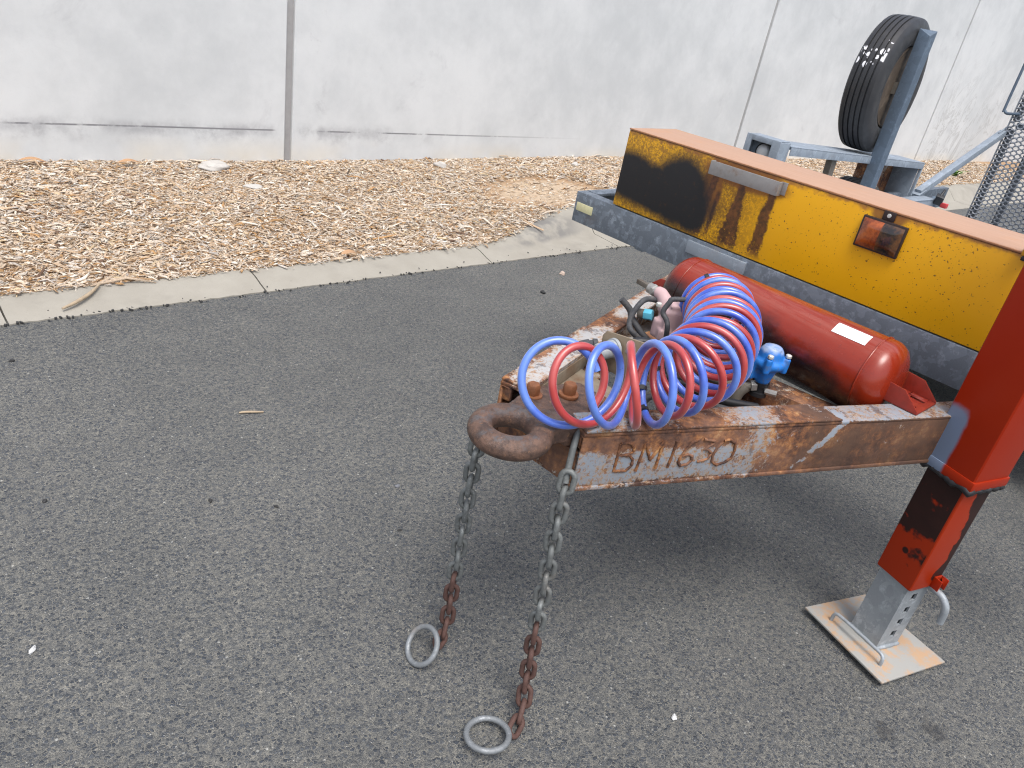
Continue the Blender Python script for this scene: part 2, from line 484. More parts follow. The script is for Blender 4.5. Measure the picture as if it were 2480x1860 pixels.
M_RING = galv('ring_steel', (.225, .24, .25), .2, 60, .55, .3, (.34, .20, .10))

# --- painted box
n = NT('yellow_paint')
s_ = along(n, B0, LAT); x, y, z = n.sep()
nz = n.mul(n.sub(n.noise(7, 3, .5), .5), .34)
nzf = n.mul(n.sub(n.noise(60, 4, .7), .5), .25)
base = n.mix(n.noise(5, 4), (.74, .36, .004), (.83, .43, .007))
def ell(cx, cz, rx, rz):
    return n.sub(1.0, n.ma('SQRT', n.add(n.ma('POWER', n.mul(n.sub(s_, cx), 1 / rx), 2), n.ma('POWER', n.mul(n.sub(z, cz), 1 / rz), 2))))
out_ = n.ma('GREATER_THAN', along(n, B0, OUT), -.002)
c = base
grime = n.mul(n.ss(s_, .72, .50), n.ss(n.add(n.noise(95, 6, .8), n.mul(n.noise(10, 4), .25)), .50, .70), .85)
c = n.mix(grime, c, (.22, .10, .015))
DP = n.vadd(n.pos(), n.scale(n.noise(50, 3, col=True), .018)); dcol = n.sep(n.vor(118, DP, out='Color'))
dots = n.ss(n.sub(n.vor(118, DP), n.mul(dcol[1], .20)), .16, .07)
dens = n.ss(n.add(n.sep(n.vor(118, n.vadd(n.pos(), n.scale(n.noise(50, 2, col=True), .01)), out='Color'))[0], n.mul(n.noise(7, 4), .5), n.mul(n.ss(n.ma('ABSOLUTE', n.sub(s_, 1.18)), .22, .05), n.ss(z, 1.0, 1.12), .35)), 1.0, 1.05)
c = n.mix(n.mul(dots, dens, .85), c, (.09, .045, .015))
tope = n.mul(n.ss(n.add(z, n.mul(n.noise(40, 5), .05)), 1.205, 1.222), n.ss(n.noise(30, 5), .3, .55))
c = n.mix(n.mul(tope, .8), c, (.30, .115, .03))
hal = n.ss(n.add(n.mx(ell(.535, 1.165, .19, .05), ell(1.04, 1.19, .06, .035), ell(.42, 1.10, .05, .12)), nz, nzf), -.10, .25)
c = n.mix(n.mul(hal, .85), c, (.20, .07, .02))
def streak(s0, w, z0, z1, lean=0.0, fork=.0):
    ctr = n.ma('ABSOLUTE', n.sub(n.sub(s_, s0), n.mul(n.sub(z, z0), lean)))
    wv = n.add(w, n.mul(n.sub(n.noise(26, 5, .7), .5), w * 2.4), n.mul(n.ss(z, z0, z1), n.mul(n.noise(70, 3), fork)))
    return n.mul(n.ss(n.add(n.sub(wv, ctr), n.mul(nzf, .035)), -.005, .005), n.ss(z, z1 - .02, z1 + .015), n.ss(z, z0 + .01, z0 - .01))
sk = n.mx(streak(.538, .013, 1.145, .918, 0, .05), streak(.652, .015, 1.145, .925, 0, .02), streak(.455, .008, 1.09, .935, .05), streak(.425, .012, 1.15, .915, .1, .02))
sk = n.mul(sk, n.ss(n.add(n.noise(75, 6, .78), n.mul(n.sub(z, .945), 1.5)), .36, .47))
c = n.mix(n.mul(sk, .94), c, n.mix(n.ss(n.noise(40, 5, .7), .35, .65), (.040, .018, .014), (.15, .055, .022)))
dot2 = n.mul(n.ss(n.noise(150, 3, .65), .64, .69), n.ss(n.noise(6, 5, .65), .42, .60), n.ss(z, 1.0, 1.15, .35, 1.0))
c = n.mix(n.mul(dot2, .75), c, (.13, .055, .012))
bl = n.add(n.mx(ell(.055, 1.035, .125, .098), ell(.19, 1.02, .26, .088), ell(.295, 1.045, .125, .130), ell(.36, 1.00, .075, .085)), nz)
blk = n.ss(n.add(bl, n.mul(nzf, .5)), -.26, .24)
c = n.mix(blk, c, n.mix(n.ss(n.noise(40, 5, .7), .55, .72), (.012, .012, .014), (.035, .018, .012)))
n.bump(n.add(n.mul(dots, dens, -.5), n.mul(n.noise(200, 3), .15)), .3, .001)
M_YEL = n.fin(c, n.ss(blk, 0, 1, .34, .6), 0, .45)
n = NT('faded_lid')
s_ = along(n, B0, LAT); o_ = along(n, B0, OUT)
br = n.noise(14, 6, .6, v=n.comb(n.mul(s_, .5), n.mul(o_, 6), 0.0))
c = n.mix(br, (.37, .205, .122), (.51, .32, .22))
c = n.mix(n.mul(n.ss(n.noise(8, 5, .65), .55, .75), .4), c, (.50, .24, .10))
c = n.mix(n.mul(n.ss(n.add(o_, n.mul(n.noise(50, 4), .02)), .002, .012), .7), c, (.30, .12, .04))
M_LID = n.fin(c, .55, 0, .4)
M_DULLST = mat_simple('dull_steel', (.30, .29, .28), .5, .3, .15, 40, .1, dirt=.35, dirtcol=(.20, .10, .05))

# --- red paints
M_RED = mat_simple('red_paint', (.24, .012, .006), .30, 0, .07, 8, .03, .5)
YAW = R_(-15); EA = V(math.cos(YAW), math.sin(YAW), 0); EB = V(-math.sin(YAW), math.cos(YAW), 0); LEGC = V(2.162, .405, 0)
n = NT('red_paint_sleeve')
x, y, z = n.sep(); b_ = along(n, LEGC, EB); a_ = along(n, LEGC, EA)
c = n.mix(n.noise(8, 3), (.285, .017, .003), (.325, .023, .004))
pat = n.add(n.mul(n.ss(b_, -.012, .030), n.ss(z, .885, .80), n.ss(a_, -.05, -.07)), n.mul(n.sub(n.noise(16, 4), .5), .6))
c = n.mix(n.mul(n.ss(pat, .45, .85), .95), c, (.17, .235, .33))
n.bump(n.noise(90, 3), .05, .001)
M_REDS = n.fin(c, .36, 0, .22)
n = NT('red_paint_worn')
x, y, z = n.sep(); a_ = along(n, LEGC, EA); b_ = along(n, LEGC, EB)
f = n.noise(13, 4, .5)
right = n.ma('LESS_THAN', b_, -.054)
mL = n.ss(n.add(f, n.mul(n.sub(z, .43), 1.35), n.mul(n.ma('ABSOLUTE', n.sub(b_, -.01)), 1.6)), .53, .60)
mR = n.ss(n.add(n.mul(n.sub(a_, .012), 9), n.mul(n.sub(f, .5), 1.2), n.mul(n.sub(z, .40), 1.0)), .05, .12)
mk = n.add(n.mul(right, mR), n.mul(n.sub(1, right), mL))
spot = n.ss(n.ma('SQRT', n.add(n.ma('POWER', n.sub(b_, .005), 2), n.ma('POWER', n.sub(z, .375), 2))), .012, .008)
c = n.mix(n.mul(n.mx(mk, spot), .97), (.30, .024, .004), n.mix(n.noise(30, 4), (.008, .007, .007), (.028, .012, .010)))
n.bump(n.mul(mk, 1.0), .3, .001)
M_REDW = n.fin(c, n.ss(mk, 0, 1, .36, .5), 0, .25)
AT = V(2.052, .63, .824); DT = V(-.055, 1, 0).normalized(); RT = .117
n = NT('red_tank_paint')
x, y, z = n.sep(); t_ = along(n, AT, DT)
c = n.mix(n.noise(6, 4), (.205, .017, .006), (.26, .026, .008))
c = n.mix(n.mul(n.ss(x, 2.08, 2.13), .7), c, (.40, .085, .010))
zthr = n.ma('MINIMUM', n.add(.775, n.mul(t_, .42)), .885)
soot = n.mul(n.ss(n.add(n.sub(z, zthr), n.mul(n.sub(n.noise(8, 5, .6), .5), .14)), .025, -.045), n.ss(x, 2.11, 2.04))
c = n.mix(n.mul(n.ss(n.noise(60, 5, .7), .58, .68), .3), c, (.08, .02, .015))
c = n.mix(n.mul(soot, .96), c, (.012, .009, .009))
top_streaks = n.mul(n.ss(z, .89, .93), n.ss(n.noise(20, 5, .6, v=n.comb(n.mul(x, 4), n.mul(y, .4), z)), .35, .65), .35)
c = n.mix(top_streaks, c, (.36, .13, .10))  # pale pinkish streaks along the upper part of the tank
n.bump(n.noise(30, 3), .04, .002)
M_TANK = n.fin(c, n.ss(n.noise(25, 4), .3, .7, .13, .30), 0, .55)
M_REDB = mat_simple('red_bracket', (.22, .020, .010), .45, 0, .3, 30, .1, dirt=.4, dirtcol=(.10, .02, .012))
M_LABEL = mat_simple('white_label', (.85, .85, .84), .45, 0, .01, 5)

def hose_mat(name, col, pale_col):
    n = NT(name)
    k = n.ma('MINIMUM', n.add(n.ss(n.noise(9, 4, .6), .38, .68), n.mul(n.ss(n.sep()[0], 1.45, 1.0), .45)), 1.0)
    c = n.mix(n.mul(k, .65), col, pale_col)  # blends in a paler tone by noise, more towards the drawbar nose
    sc = n.mul(n.ss(n.noise(70, 5, .7, dist=1.0), .66, .72), .5)
    c = n.mix(sc, c, (.03, .035, .06))
    return n.fin(c, n.ss(k, 0, 1, .28, .45), 0, .9, Coat_Weight=.5, Coat_Roughness=.38, Sheen_Weight=.3, Sheen_Roughness=.4)
M_BLUE = hose_mat('blue_hose', (.024, .075, .50), (.15, .30, .74))
M_REDH = hose_mat('red_hose', (.36, .014, .013), (.50, .07, .06))
M_BLACK = mat_simple('black_plastic', (.016, .016, .018), .45, 0, .2, 40)
M_HOSEB = mat_simple('black_spiral_hose', (.055, .057, .062), .65, 0, .3, 90, .5, dirt=.4, dirtcol=(.14, .125, .11))
M_FITT = mat_simple('zinc_fitting', (.36, .35, .33), .45, .5, .25, 70, .2, dirt=.4, dirtcol=(.14, .10, .07))
M_CPL = mat_simple('grey_coupling', (.36, .385, .40), .55, .2, .12, 30, .15, dirt=.2)
M_CPLP = mat_simple('brown_bracket', (.27, .215, .15), .55, .2, .2, 26, .1, dirt=.4, dirtcol=(.18, .10, .05))
M_PINK = mat_simple('pink_cast', (.50, .345, .345), .65, 0, .07, 20, .15, dirt=.15, dirtcol=(.30, .22, .2))
M_CYAN = mat_simple('cyan_nut', (.10, .42, .56), .5, 0, .1, 40)
n = NT('blue_cast')
x, y, z = n.sep()
k = n.mul(n.ss(n.add(z, n.mul(n.noise(40, 4), .02)), .855, .872), n.ss(n.noise(30, 5), .25, .6))
c = n.mix(n.mul(k, .8), (.018, .17, .56), (.40, .46, .54))
c = n.mix(n.mul(n.ss(n.noise(45, 6, .7), .5, .65), .5), c, (.10, .12, .15))
M_BLUEC = n.fin(c, .5, 0, .45)
M_WHITEB = mat_simple('white_bolt', (.62, .62, .58), .45, .3, .15, 60)
M_DARK = mat_simple('dark_grime', (.022, .021, .020), .7, 0, .4, 30, .2)
M_GRIME = mat_simple('grimy_steel', (.13, .115, .095), .7, .1, .35, 30, .2, dirt=.5, dirtcol=(.06, .035, .02))
# --- rubber
n = NT('tyre_rubber')
c = n.mix(n.noise(14, 5), (.018, .018, .020), (.040, .040, .042))
x, y, z = n.sep()
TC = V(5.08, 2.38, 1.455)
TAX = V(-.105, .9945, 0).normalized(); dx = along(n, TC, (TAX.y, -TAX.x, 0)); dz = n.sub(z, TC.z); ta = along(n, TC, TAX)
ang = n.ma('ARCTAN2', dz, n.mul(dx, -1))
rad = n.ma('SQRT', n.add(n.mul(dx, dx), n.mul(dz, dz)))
white_marks = n.mul(n.ss(n.ma('ABSOLUTE', n.sub(n.add(ang, ta, n.mul(n.sub(n.noise(26, 3), .5), .30)), .42)), .17, .13),
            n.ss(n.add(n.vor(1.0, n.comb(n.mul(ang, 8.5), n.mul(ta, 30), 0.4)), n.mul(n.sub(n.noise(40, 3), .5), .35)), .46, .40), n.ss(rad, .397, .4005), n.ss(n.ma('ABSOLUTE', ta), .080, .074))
c = n.mix(white_marks, c, (.85, .85, .88))  # white blotches mixed into the colour of the tread ribs
sd = n.ss(rad, .37, .33)
c = n.mix(n.mul(sd, n.ss(n.noise(18, 4), .3, .7), .3), c, (.11, .105, .10))
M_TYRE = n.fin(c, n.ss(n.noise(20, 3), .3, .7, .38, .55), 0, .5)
M_RIM = mat_simple('rusty_rim', (.075, .055, .038), .7, .1, .5, 16, .3, dirt=.6, dirtcol=(.16, .12, .085))
n = NT('amber_lens')
s_ = along(n, B0, LAT)
k = n.ss(s_, 1.040, 1.043)
c = n.mix(k, n.mix(n.ss(n.noise(26, 5, .7), .35, .65), (.15, .030, .008), (.40, .095, .020)), n.mix(n.ss(n.noise(20, 5, .7), .4, .68), (.022, .016, .014), (.15, .065, .022)))
M_LENS = n.fin(c, .10, 0, .7)
M_RUBBERF = mat_simple('dark_rubber', (.028, .016, .014), .5, 0, .25, 30)
M_REFL = mat_simple('cream_reflector', (.62, .58, .34), .3, 0, .06, 50)
M_CLEAR = mat_simple('clear_lens', (.55, .55, .54), .12, 0, .1, 40, spec=.8)
M_STONE = mat_simple('pale_stone', (.45, .43, .40), .85, 0, .2, 20, .5)
M_LEAF = mat_simple('orange_leaf', (.40, .235, .125), .6, 0, .2, 30)
M_STICK = mat_simple('dry_stick', (.36, .28, .19), .8, 0, .3, 40, .4)
M_CRUMB = mat_simple('bitumen_crumb', (.03, .03, .03), .8, 0, .3, 50)
M_WEED = mat_simple('weed_green', (.09, .20, .035), .6, 0, .3, 30)
M_YEL2 = mat_simple('yellow_latch', (.62, .33, .02), .4, 0, .1, 20)
M_REDSM = mat_simple('red_reflector', (.5, .05, .05), .35, 0, .1, 20)

# ================================================================== the setting
rng = np.random.default_rng(7); random.seed(5)
def kerb_front(x): return 3.42 + .036 * min(max(x, -2), 4.2) + .012 * max(x - 4.2, 0)
def kerb_t(x): return smooth01(3.02, 4.45, x)                      # 0 = low layback, 1 = full kerb
def kerb_section(x):
    f = kerb_front(x); t = kerb_t(x)
    lo = [(f, -.05), (f, .006), (f + .06, .020), (f + .13, .042), (f + .185, .050), (f + .21, .050), (f + .21, -.06)]
    hi = [(f, -.05), (f, .006), (f + .27, .020), (f + .37, .120), (f + .42, .145), (f + .58, .150), (f + .58, -.06)]
    return [(a[0] * (1 - t) + b[0] * t, a[1] * (1 - t) + b[1] * t) for a, b in zip(lo, hi)]
def base_z(x):
    return .032 + .055 * smooth01(2.5, 6.8, x) - .03 * smooth01(8, 15, x)
def soil_z(x, y):
    s = kerb_section(x); yb = s[5][0]; zb = s[5][1]
    t = min(max((y - yb) / (5.93 - yb), 0), 1)
    zz = zb * (1 - t) + base_z(x) * t - .012
    return zz + .020 * math.sin(x * 2.1 + y * 1.3) * math.sin(y * 2.7 - x * .6) * min(t * 5, 1) * min((1 - t) * 5, 1)

g = MB(); g.add([(-60, -60, 0), (140, -60, 0), (140, 80, 0), (-60, 80, 0)], [(0, 1, 2, 3)])
tag(g.build('road', M_ASPH, smooth=0), kind='structure')

kerb = tag(empty('kerb', (3, 3.6, 0)), kind='structure')
cuts = [-2.6, -1.15, .352, 1.50, 3.055, 4.345, 5.8, 7.3, 8.8, 10.3, 11.8, 13.3, 14.8, 16.3, 17.8, 19.3, 20.8, 22.3, 23.8]
for a, b in zip(cuts[:-1], cuts[1:]):
    g = MB(); a2, b2 = a + .004, b - .004
    m = max(3, int((b2 - a2) / .035)) if b < 6 else 8
    ring = []
    for i in range(m + 1):
        x = a2 + (b2 - a2) * i / m
        s = kerb_section(x); j = random.uniform(-.006, .006) if b < 6 else 0
        sk = .12                      # joints are cut slightly askew
        ring.append([(x + sk * (q[0] - s[0][0]) * -.5, q[0] + (j if k < 2 else 0), q[1]) for k, q in enumerate(s)])
    vs = [p for r in ring for p in r]; k = 7
    fs = [(i * k + q, (i + 1) * k + q, (i + 1) * k + (q + 1) % k, i * k + (q + 1) % k) for i in range(m) for q in range(k)]
    fs += [tuple(range(k)), tuple(m * k + q for q in range(k - 1, -1, -1))]
    g.add(vs, fs); g.build('kerb_segment', M_KERB, kerb, smooth=50)

g = MB(); nx, ny = 150, 22
vs = []
for i in range(nx + 1):
    x = -2.6 + 26.4 * i / nx
    yb = kerb_section(x)[5][0]
    for j in range(ny + 1):
        y = yb + (5.99 - yb) * j / ny
        vs.append((x, y, soil_z(x, y)))
g.add(vs, [(i * (ny + 1) + j, (i + 1) * (ny + 1) + j, (i + 1) * (ny + 1) + j + 1, i * (ny + 1) + j + 1) for i in range(nx) for j in range(ny)])
tag(g.build('garden_bed_soil', M_SOIL, smooth=80), kind='structure')

# wood chips: every chip a small bent splinter
def chips(N, x0, x1, lmean, seed, ylim=None):
    r = np.random.default_rng(seed)
    X = r.uniform(x0, x1, N); T = r.random(N) ** .92
    YB = np.array([kerb_section(a)[5][0] for a in X]) - .055 * (r.random(N) ** 1.5) - .04 * (r.random(N) > .985)
    Y = YB + (5.94 - YB) * T
    sand = np.hypot((X - 4.55) * .75, Y - 4.62)
    keep = (sand > .46 + .2 * r.random(N)) | (r.random(N) < .10)
    X, Y = X[keep], Y[keep]; N = len(X)
    Z = np.array([max(soil_z(a, b), kerb_section(a)[4][1] if b < kerb_section(a)[5][0] else -1) for a, b in zip(X, Y)]) + r.random(N) * .016 + .003
    L = np.clip(r.lognormal(math.log(lmean), .5, N), lmean * .35, lmean * 3.2); W = L * r.uniform(.10, .34, N); W = np.clip(W, .0025, .014); H = W * r.uniform(.2, .5, N)
    yaw = r.normal(-.15, .95, N); pit = r.normal(0, .20, N); rol = r.normal(0, .45, N); bend = r.normal(0, .12, N) * L
    # local profile: 3 stations x 4 corners
    st = np.array([-.5, 0.05, .5]); taper = np.stack([r.uniform(.25, 1, N), np.ones(N), r.uniform(.15, .9, N)], 1)
    P = np.zeros((N, 3, 4, 3))
    cy = np.array([-.5, .5, .5, -.5]); cz = np.array([-.5, -.5, .5, .5])
    P[..., 0] = (st[None, :, None] * L[:, None, None])
    P[..., 1] = cy[None, None, :] * (W[:, None] * taper)[..., None]
    P[..., 2] = cz[None, None, :] * (H[:, None] * taper)[..., None]
    P[:, 1, :, 2] += np.abs(bend)[:, None] * .6
    P[:, 1, :, 1] += bend[:, None]
    cr, sr = np.cos(rol), np.sin(rol); cp, sp = np.cos(pit), np.sin(pit); cyw, syw = np.cos(yaw), np.sin(yaw)
    def ein(v): return v[:, None, None]
    x, y, z = P[..., 0], P[..., 1], P[..., 2]
    y, z = y * ein(cr) - z * ein(sr), y * ein(sr) + z * ein(cr)
    x, z = x * ein(cp) - z * ein(sp), x * ein(sp) + z * ein(cp)
    x, y = x * ein(cyw) - y * ein(syw), x * ein(syw) + y * ein(cyw)
    Q = np.stack([x + ein(X), y + ein(Y), z + ein(Z)], -1).reshape(N, 12, 3)
    pal = np.array([(.56, .44, .33), (.64, .55, .46), (.52, .38, .26), (.38, .25, .15), (.42, .25, .12), (.16, .10, .07), (.74, .68, .60), (.50, .45, .41), (.64, .50, .33)])
    ci = r.choice(len(pal), N, p=[.23, .22, .14, .075, .07, .035, .11, .08, .04])
    C = np.minimum(pal[ci] * np.array([.97, .98, .965]) * r.uniform(.88, 1.24, (N, 1)), .86)
    return Q, C
A = [chips(104000, -.4, 4.8, .0225, 1), chips(40000, 4.8, 9.5, .031, 2), chips(17000, 9.5, 17.5, .050, 3), chips(900, -.4, 6.5, .105, 4)]
Q = np.concatenate([a[0] for a in A]); C = np.concatenate([a[1] for a in A]); N = len(Q)
fq = []
for s_i in range(2):
    for k in range(1, 4):
        fq.append([s_i * 4 + k, s_i * 4 + (k + 1) % 4, s_i * 4 + 4 + (k + 1) % 4, s_i * 4 + 4 + k])
fq += [[3, 2, 1, 0], [8, 9, 10, 11]]
fq = np.array(fq)
F = (fq[None] + (np.arange(N) * 12)[:, None, None]).reshape(-1, 4)
me = bpy.data.meshes.new('wood_chip_mulch')
me.vertices.add(N * 12); me.vertices.foreach_set('co', Q.reshape(-1).astype(np.float32))
me.loops.add(len(F) * 4); me.loops.foreach_set('vertex_index', F.reshape(-1).astype(np.int32))
me.polygons.add(len(F)); me.polygons.foreach_set('loop_start', (np.arange(len(F)) * 4).astype(np.int32))
me.update(calc_edges=True)
at = me.attributes.new('chip', 'FLOAT_COLOR', 'POINT')
at.data.foreach_set('color', np.repeat(np.concatenate([C, np.ones((N, 1))], 1), 12, 0).reshape(-1).astype(np.float32))
me.materials.append(M_CHIP)
tag(link('wood_chip_mulch', me), kind='stuff')

# bitumen crumbs along the ragged asphalt edge
g = MB()
for i in range(260):
    x = random.uniform(.2, 7); y = kerb_front(x) + abs(random.gauss(0, .012)) * random.choice((-1, -1, 1)); r = random.uniform(.0018, .006)
    z = .006
    if random.random() < .12: y += random.uniform(0, .12); z = .02; r *= .7
    a = random.random() * 3
    g.box((x, y, z + r * .3), (r * 2, r * 1.5, r * 1.1), (V(math.cos(a), math.sin(a), .2), V(-math.sin(a), math.cos(a), .1), V(-.1, .1, 1)))
tag(g.build('bitumen_crumbs', M_CRUMB, smooth=0), kind='stuff')

wall = tag(empty('concrete_wall', (6, 6, 0)), 'tall pale grey precast concrete panel wall behind the mulch bed', 'wall')
edges = [-4.2, 2.70, 2.762, 9.055, 9.112, 14.885, 14.945, 20.9, 20.945, 27.0, 27.045, 40]
for i in range(0, len(edges) - 1):
    a, b = edges[i], edges[i + 1]
    if i % 2 == 0:
        MB().box2((a, 5.93, -.12), (b, 6.09, 3.3)).build('wall_panel', M_WALL, wall, bevel=.008, seg=1)
    else:
        MB().box2((a, 5.962, -.12), (b, 6.07, 3.28)).build('joint_strip', M_JOINT, wall)

# ================================================================== the trailer
tr = tag(empty('plant_trailer', (1.06, .97, 0)), 'low plant trailer with rusty pole drawbar marked BM1630 and red jack leg', 'trailer')
UP = V(0, 0, 1)

def beam(P, D, O, L, mat, lip):
    I = -O; P = V(P.x, P.y, 0)
    g = MB(); ax = (D, I, UP)
    def plate(u0, u1, i0, i1, z0, z1): g.box(P + D * (u0 + u1) / 2 + I * (i0 + i1) / 2 + UP * (z0 + z1) / 2, (u1 - u0, i1 - i0, z1 - z0), ax)
    plate(0, L, 0, .010, .660, ZB - .009)
    plate(-.001, L, -.0005, .075, ZB - .009, ZB)
    plate(0, L, -.004, .075, .650, .660)
    plate(.012, .34, .062, .070, .660, ZB - .009)
    plate(.0, .012, .010, .032, ZB - .045, ZB - .009)
    return g
b1 = beam(PN, DN, ON, 1.30, M_BEAM, 1).build('drawbar_beam', M_BEAM, tr, bevel=.0035, seg=2)
tag(b1, 'rusty near drawbar beam with welded BM1630 lettering')
b2 = beam(PF, DF, OF, 1.36, M_BEAMF, 1).build('drawbar_beam', M_BEAMF, tr, bevel=.0035, seg=2)
tag(b2, 'far drawbar beam with whitish worn paint')
def cap(P, D, O, L, skew):
    I = -O; z = ZB + .001
    p = [P + D * .003 - I * .001, P + D * L - I * .001, P + D * (L - skew) + I * .077, P + D * .003 + I * .077]
    return MB().prism([V(q.x, q.y, z) for q in p], (0, 0, .006))
cap(PN, DN, ON, .715, .05).build('cap_plate', M_BEAM, b1, bevel=.002)
cap(PF, DF, OF, .455, .07).build('cap_plate', M_BEAMF, b2, bevel=.002)

# weld bead lettering on the outer face of the near beam: (along, z)
LET = {
 'B': [[(.095, .771), (.095, .697)], [(.095, .771), (.107, .773), (.122, .769), (.132, .759), (.132, .748), (.12, .74), (.100, .739), (.125, .738), (.137, .726), (.138, .709), (.126, .696), (.095, .697)]],
 'M': [[(.153, .693), (.159, .770), (.183, .721), (.205, .772), (.204, .696)]],
 '1': [[(.241, .770), (.237, .697)]],
 '6': [[(.298, .771), (.283, .763), (.272, .744), (.264, .722), (.262, .709), (.271, .700), (.288, .702), (.298, .713), (.296, .724), (.283, .731), (.269, .726)]],
 '3': [[(.314, .770), (.346, .764), (.345, .757), (.325, .743), (.338, .738), (.348, .730), (.342, .714), (.315, .707)]],
 '0': [[(.371, .761), (.359, .744), (.354, .723), (.358, .705), (.373, .695), (.393, .699), (.410, .712), (.413, .734), (.408, .753), (.390, .766), (.373, .763)]]}
for ch, strokes in LET.items():
    g = MB()
    for st in strokes:
        pts = []
        for (u0, z0), (u1, z1) in zip(st[:-1], st[1:]):
            m = max(2, int(math.hypot(u1 - u0, z1 - z0) / .0035))
            for i in range(m):
                t = i / m; pts.append((u0 + (u1 - u0) * t, z0 + (z1 - z0) * t))
        pts.append(st[-1])
        rr = [.0034 + random.uniform(-.0007, .0009) for _ in pts]; rr[0] = .0042
        g.tube([PN + DN * u + ON * .0008 + UP * (z + random.uniform(-.0006, .0006)) for u, z in pts], rr, 8)
    g.build('weld_letter', M_RUST, b1, smooth=60)

# nose: floor plate, front plate, towing eye
def pn(u, i, z): return PN + DN * u - ON * i + UP * z
def pf(u, i, z): return PF + DF * u - OF * i + UP * z
g = MB()
q = [pn(.03, .0701, 0), pn(.29, .0701, 0), pf(.31, .0701, 0), pf(.03, .0701, 0)]
g.prism([V(p.x, p.y, .742) for p in q], (0, 0, .010))
nose = g.build('nose_plate', M_NOSEP, tr, bevel=.002)
g = MB()
g.prism([pf(.045, .0705, .7525), pf(.34, .0705, .7525), pf(.34, .0705, .790), pf(.045, .0705, .790)], -OF * .006)
g.build('nose_flange', M_NOSEP, tr, bevel=.002)
g = MB()
a = pn(.004, .012, 0); b = pf(.004, .012, 0)
g.prism([V(a.x, a.y, .652), V(b.x, b.y, .652), V(b.x, b.y, .738), V(a.x, a.y, .738)], (.012, 0, 0))
g.prism([V(a.x - .004, a.y, .738), V(b.x - .004, b.y, .738), V(b.x - .004, b.y, .744), V(a.x - .004, a.y, .744)], (.02, 0, 0))
g.build('front_plate', M_RUSTP, tr, bevel=.002)

EC = V(.942, .943, .788); ED = V(1, .14, 0).normalized(); EW = V(-ED.y, ED.x, 0)
g = MB()
prof = []
for k in range(16):
    t = 2 * math.pi * k / 16; prof.append((.0265 * math.sin(t), .0655 + .0275 * math.cos(t)))
g.lathe(prof + [prof[0]], EC, UP, 48)
def slab(u0, w0, u1, w1, z0, z1, z0b, z1b):
    c = [EC + ED * u + EW * w for u, w in ((u0, -w0), (u1, -w1), (u1, w1), (u0, w0))]
    g.hexa([V(c[0].x, c[0].y, z0), V(c[1].x, c[1].y, z0b), V(c[2].x, c[2].y, z0b), V(c[3].x, c[3].y, z0), V(c[0].x, c[0].y, z1), V(c[1].x, c[1].y, z1b), V(c[2].x, c[2].y, z1b), V(c[3].x, c[3].y, z1)])
slab(.052, .062, .125, .084, .766, .809, .764, .804)
slab(.10, .078, .205, .098, .755, .803, .755, .796)
slab(.19, .096, .31, .060, .755, .796, .755, .792)
def casting(g, name, mat, parent, vox, it=6, fac=.5):
    o = g.build(name, mat, parent, smooth=0)
    m = o.modifiers.new('fuse', 'REMESH'); m.mode = 'VOXEL'; m.voxel_size = vox; m.use_smooth_shade = True
    m = o.modifiers.new('soften', 'SMOOTH'); m.factor = fac; m.iterations = it
    return o
eye = casting(g, 'towing_eye', M_EYE, tr, .004, 4)
tag(eye, 'worn forged ring of the rusty towing eye')
for (x, y) in ((1.160, .997), (1.075, 1.030), (1.180, .915)):
    MB().bolt((x, y, .796), UP, .0165, .034).build('bolt', M_BOLT, eye, bevel=.0015)

# front cross channel under the tool box
def fb(s, h, o): return B0 + LAT * s + OUT * o + UP * h
BAX = (LAT, OUT, UP)
def fbox(g, s0, s1, o0, o1, z0, z1):
    return g.box(fb((s0 + s1) / 2, (z0 + z1) / 2, (o0 + o1) / 2), (s1 - s0, o1 - o0, z1 - z0), BAX)
g = MB(); SL, SR = -.195, 2.10
fbox(g, SL, SR, -.006, .002, .778, .904)
fbox(g, SL, SR, -.055, -.0062, .896, .904); fbox(g, SL, SR, -.055, -.0062, .778, .786)
ch = g.build('front_channel', M_GALV, tr, bevel=.003)
g = MB(); fbox(g, -.181, -.092, .0022, .006, .828, .862); g.build('reflector', M_REFL, ch, bevel=.003)
g = MB(); fbox(g, .394, .646, .0022, .014, .846, .893); g.build('bracket_plate', M_GALVL, ch, bevel=.003)
g = MB()
fbox(g, SL, SL + .012, -.50, -.056, .79, .904); fbox(g, SL + .012, SL + .060, -.50, -.056, .892, .904)
fbox(g, SL, SL + .05, -4.6, -.501, .60, .76)
g.build('side_rail', M_GALV, tr, bevel=.002)
g = MB(); fbox(g, SR - .05, SR, -4.6, -.056, .79, .895); g.build('side_rail', M_GALV, tr, bevel=.002)
g = MB(); fbox(g, SL + .051, SR - .051, -4.6, -1.3, .44, .47); g.build('low_deck', M_GALVL, tr)
# cross member of the drawbar, behind the nose
g = MB(); a = pn(.86, .078, 0); b = pf(.72, .078, 0)
g.prism([V(a.x, a.y, .66), V(b.x, b.y, .66), V(b.x, b.y, .73), V(a.x, a.y, .73)], (.09, 0, 0))
g.prism([V(a.x - .14, a.y + .05, .664), V(b.x - .14, b.y - .05, .664), V(b.x - .001, b.y, .664), V(a.x - .001, a.y, .664)], (0, 0, .008))
g.build('drawbar_crossmember', M_RUSTP, tr, bevel=.003)

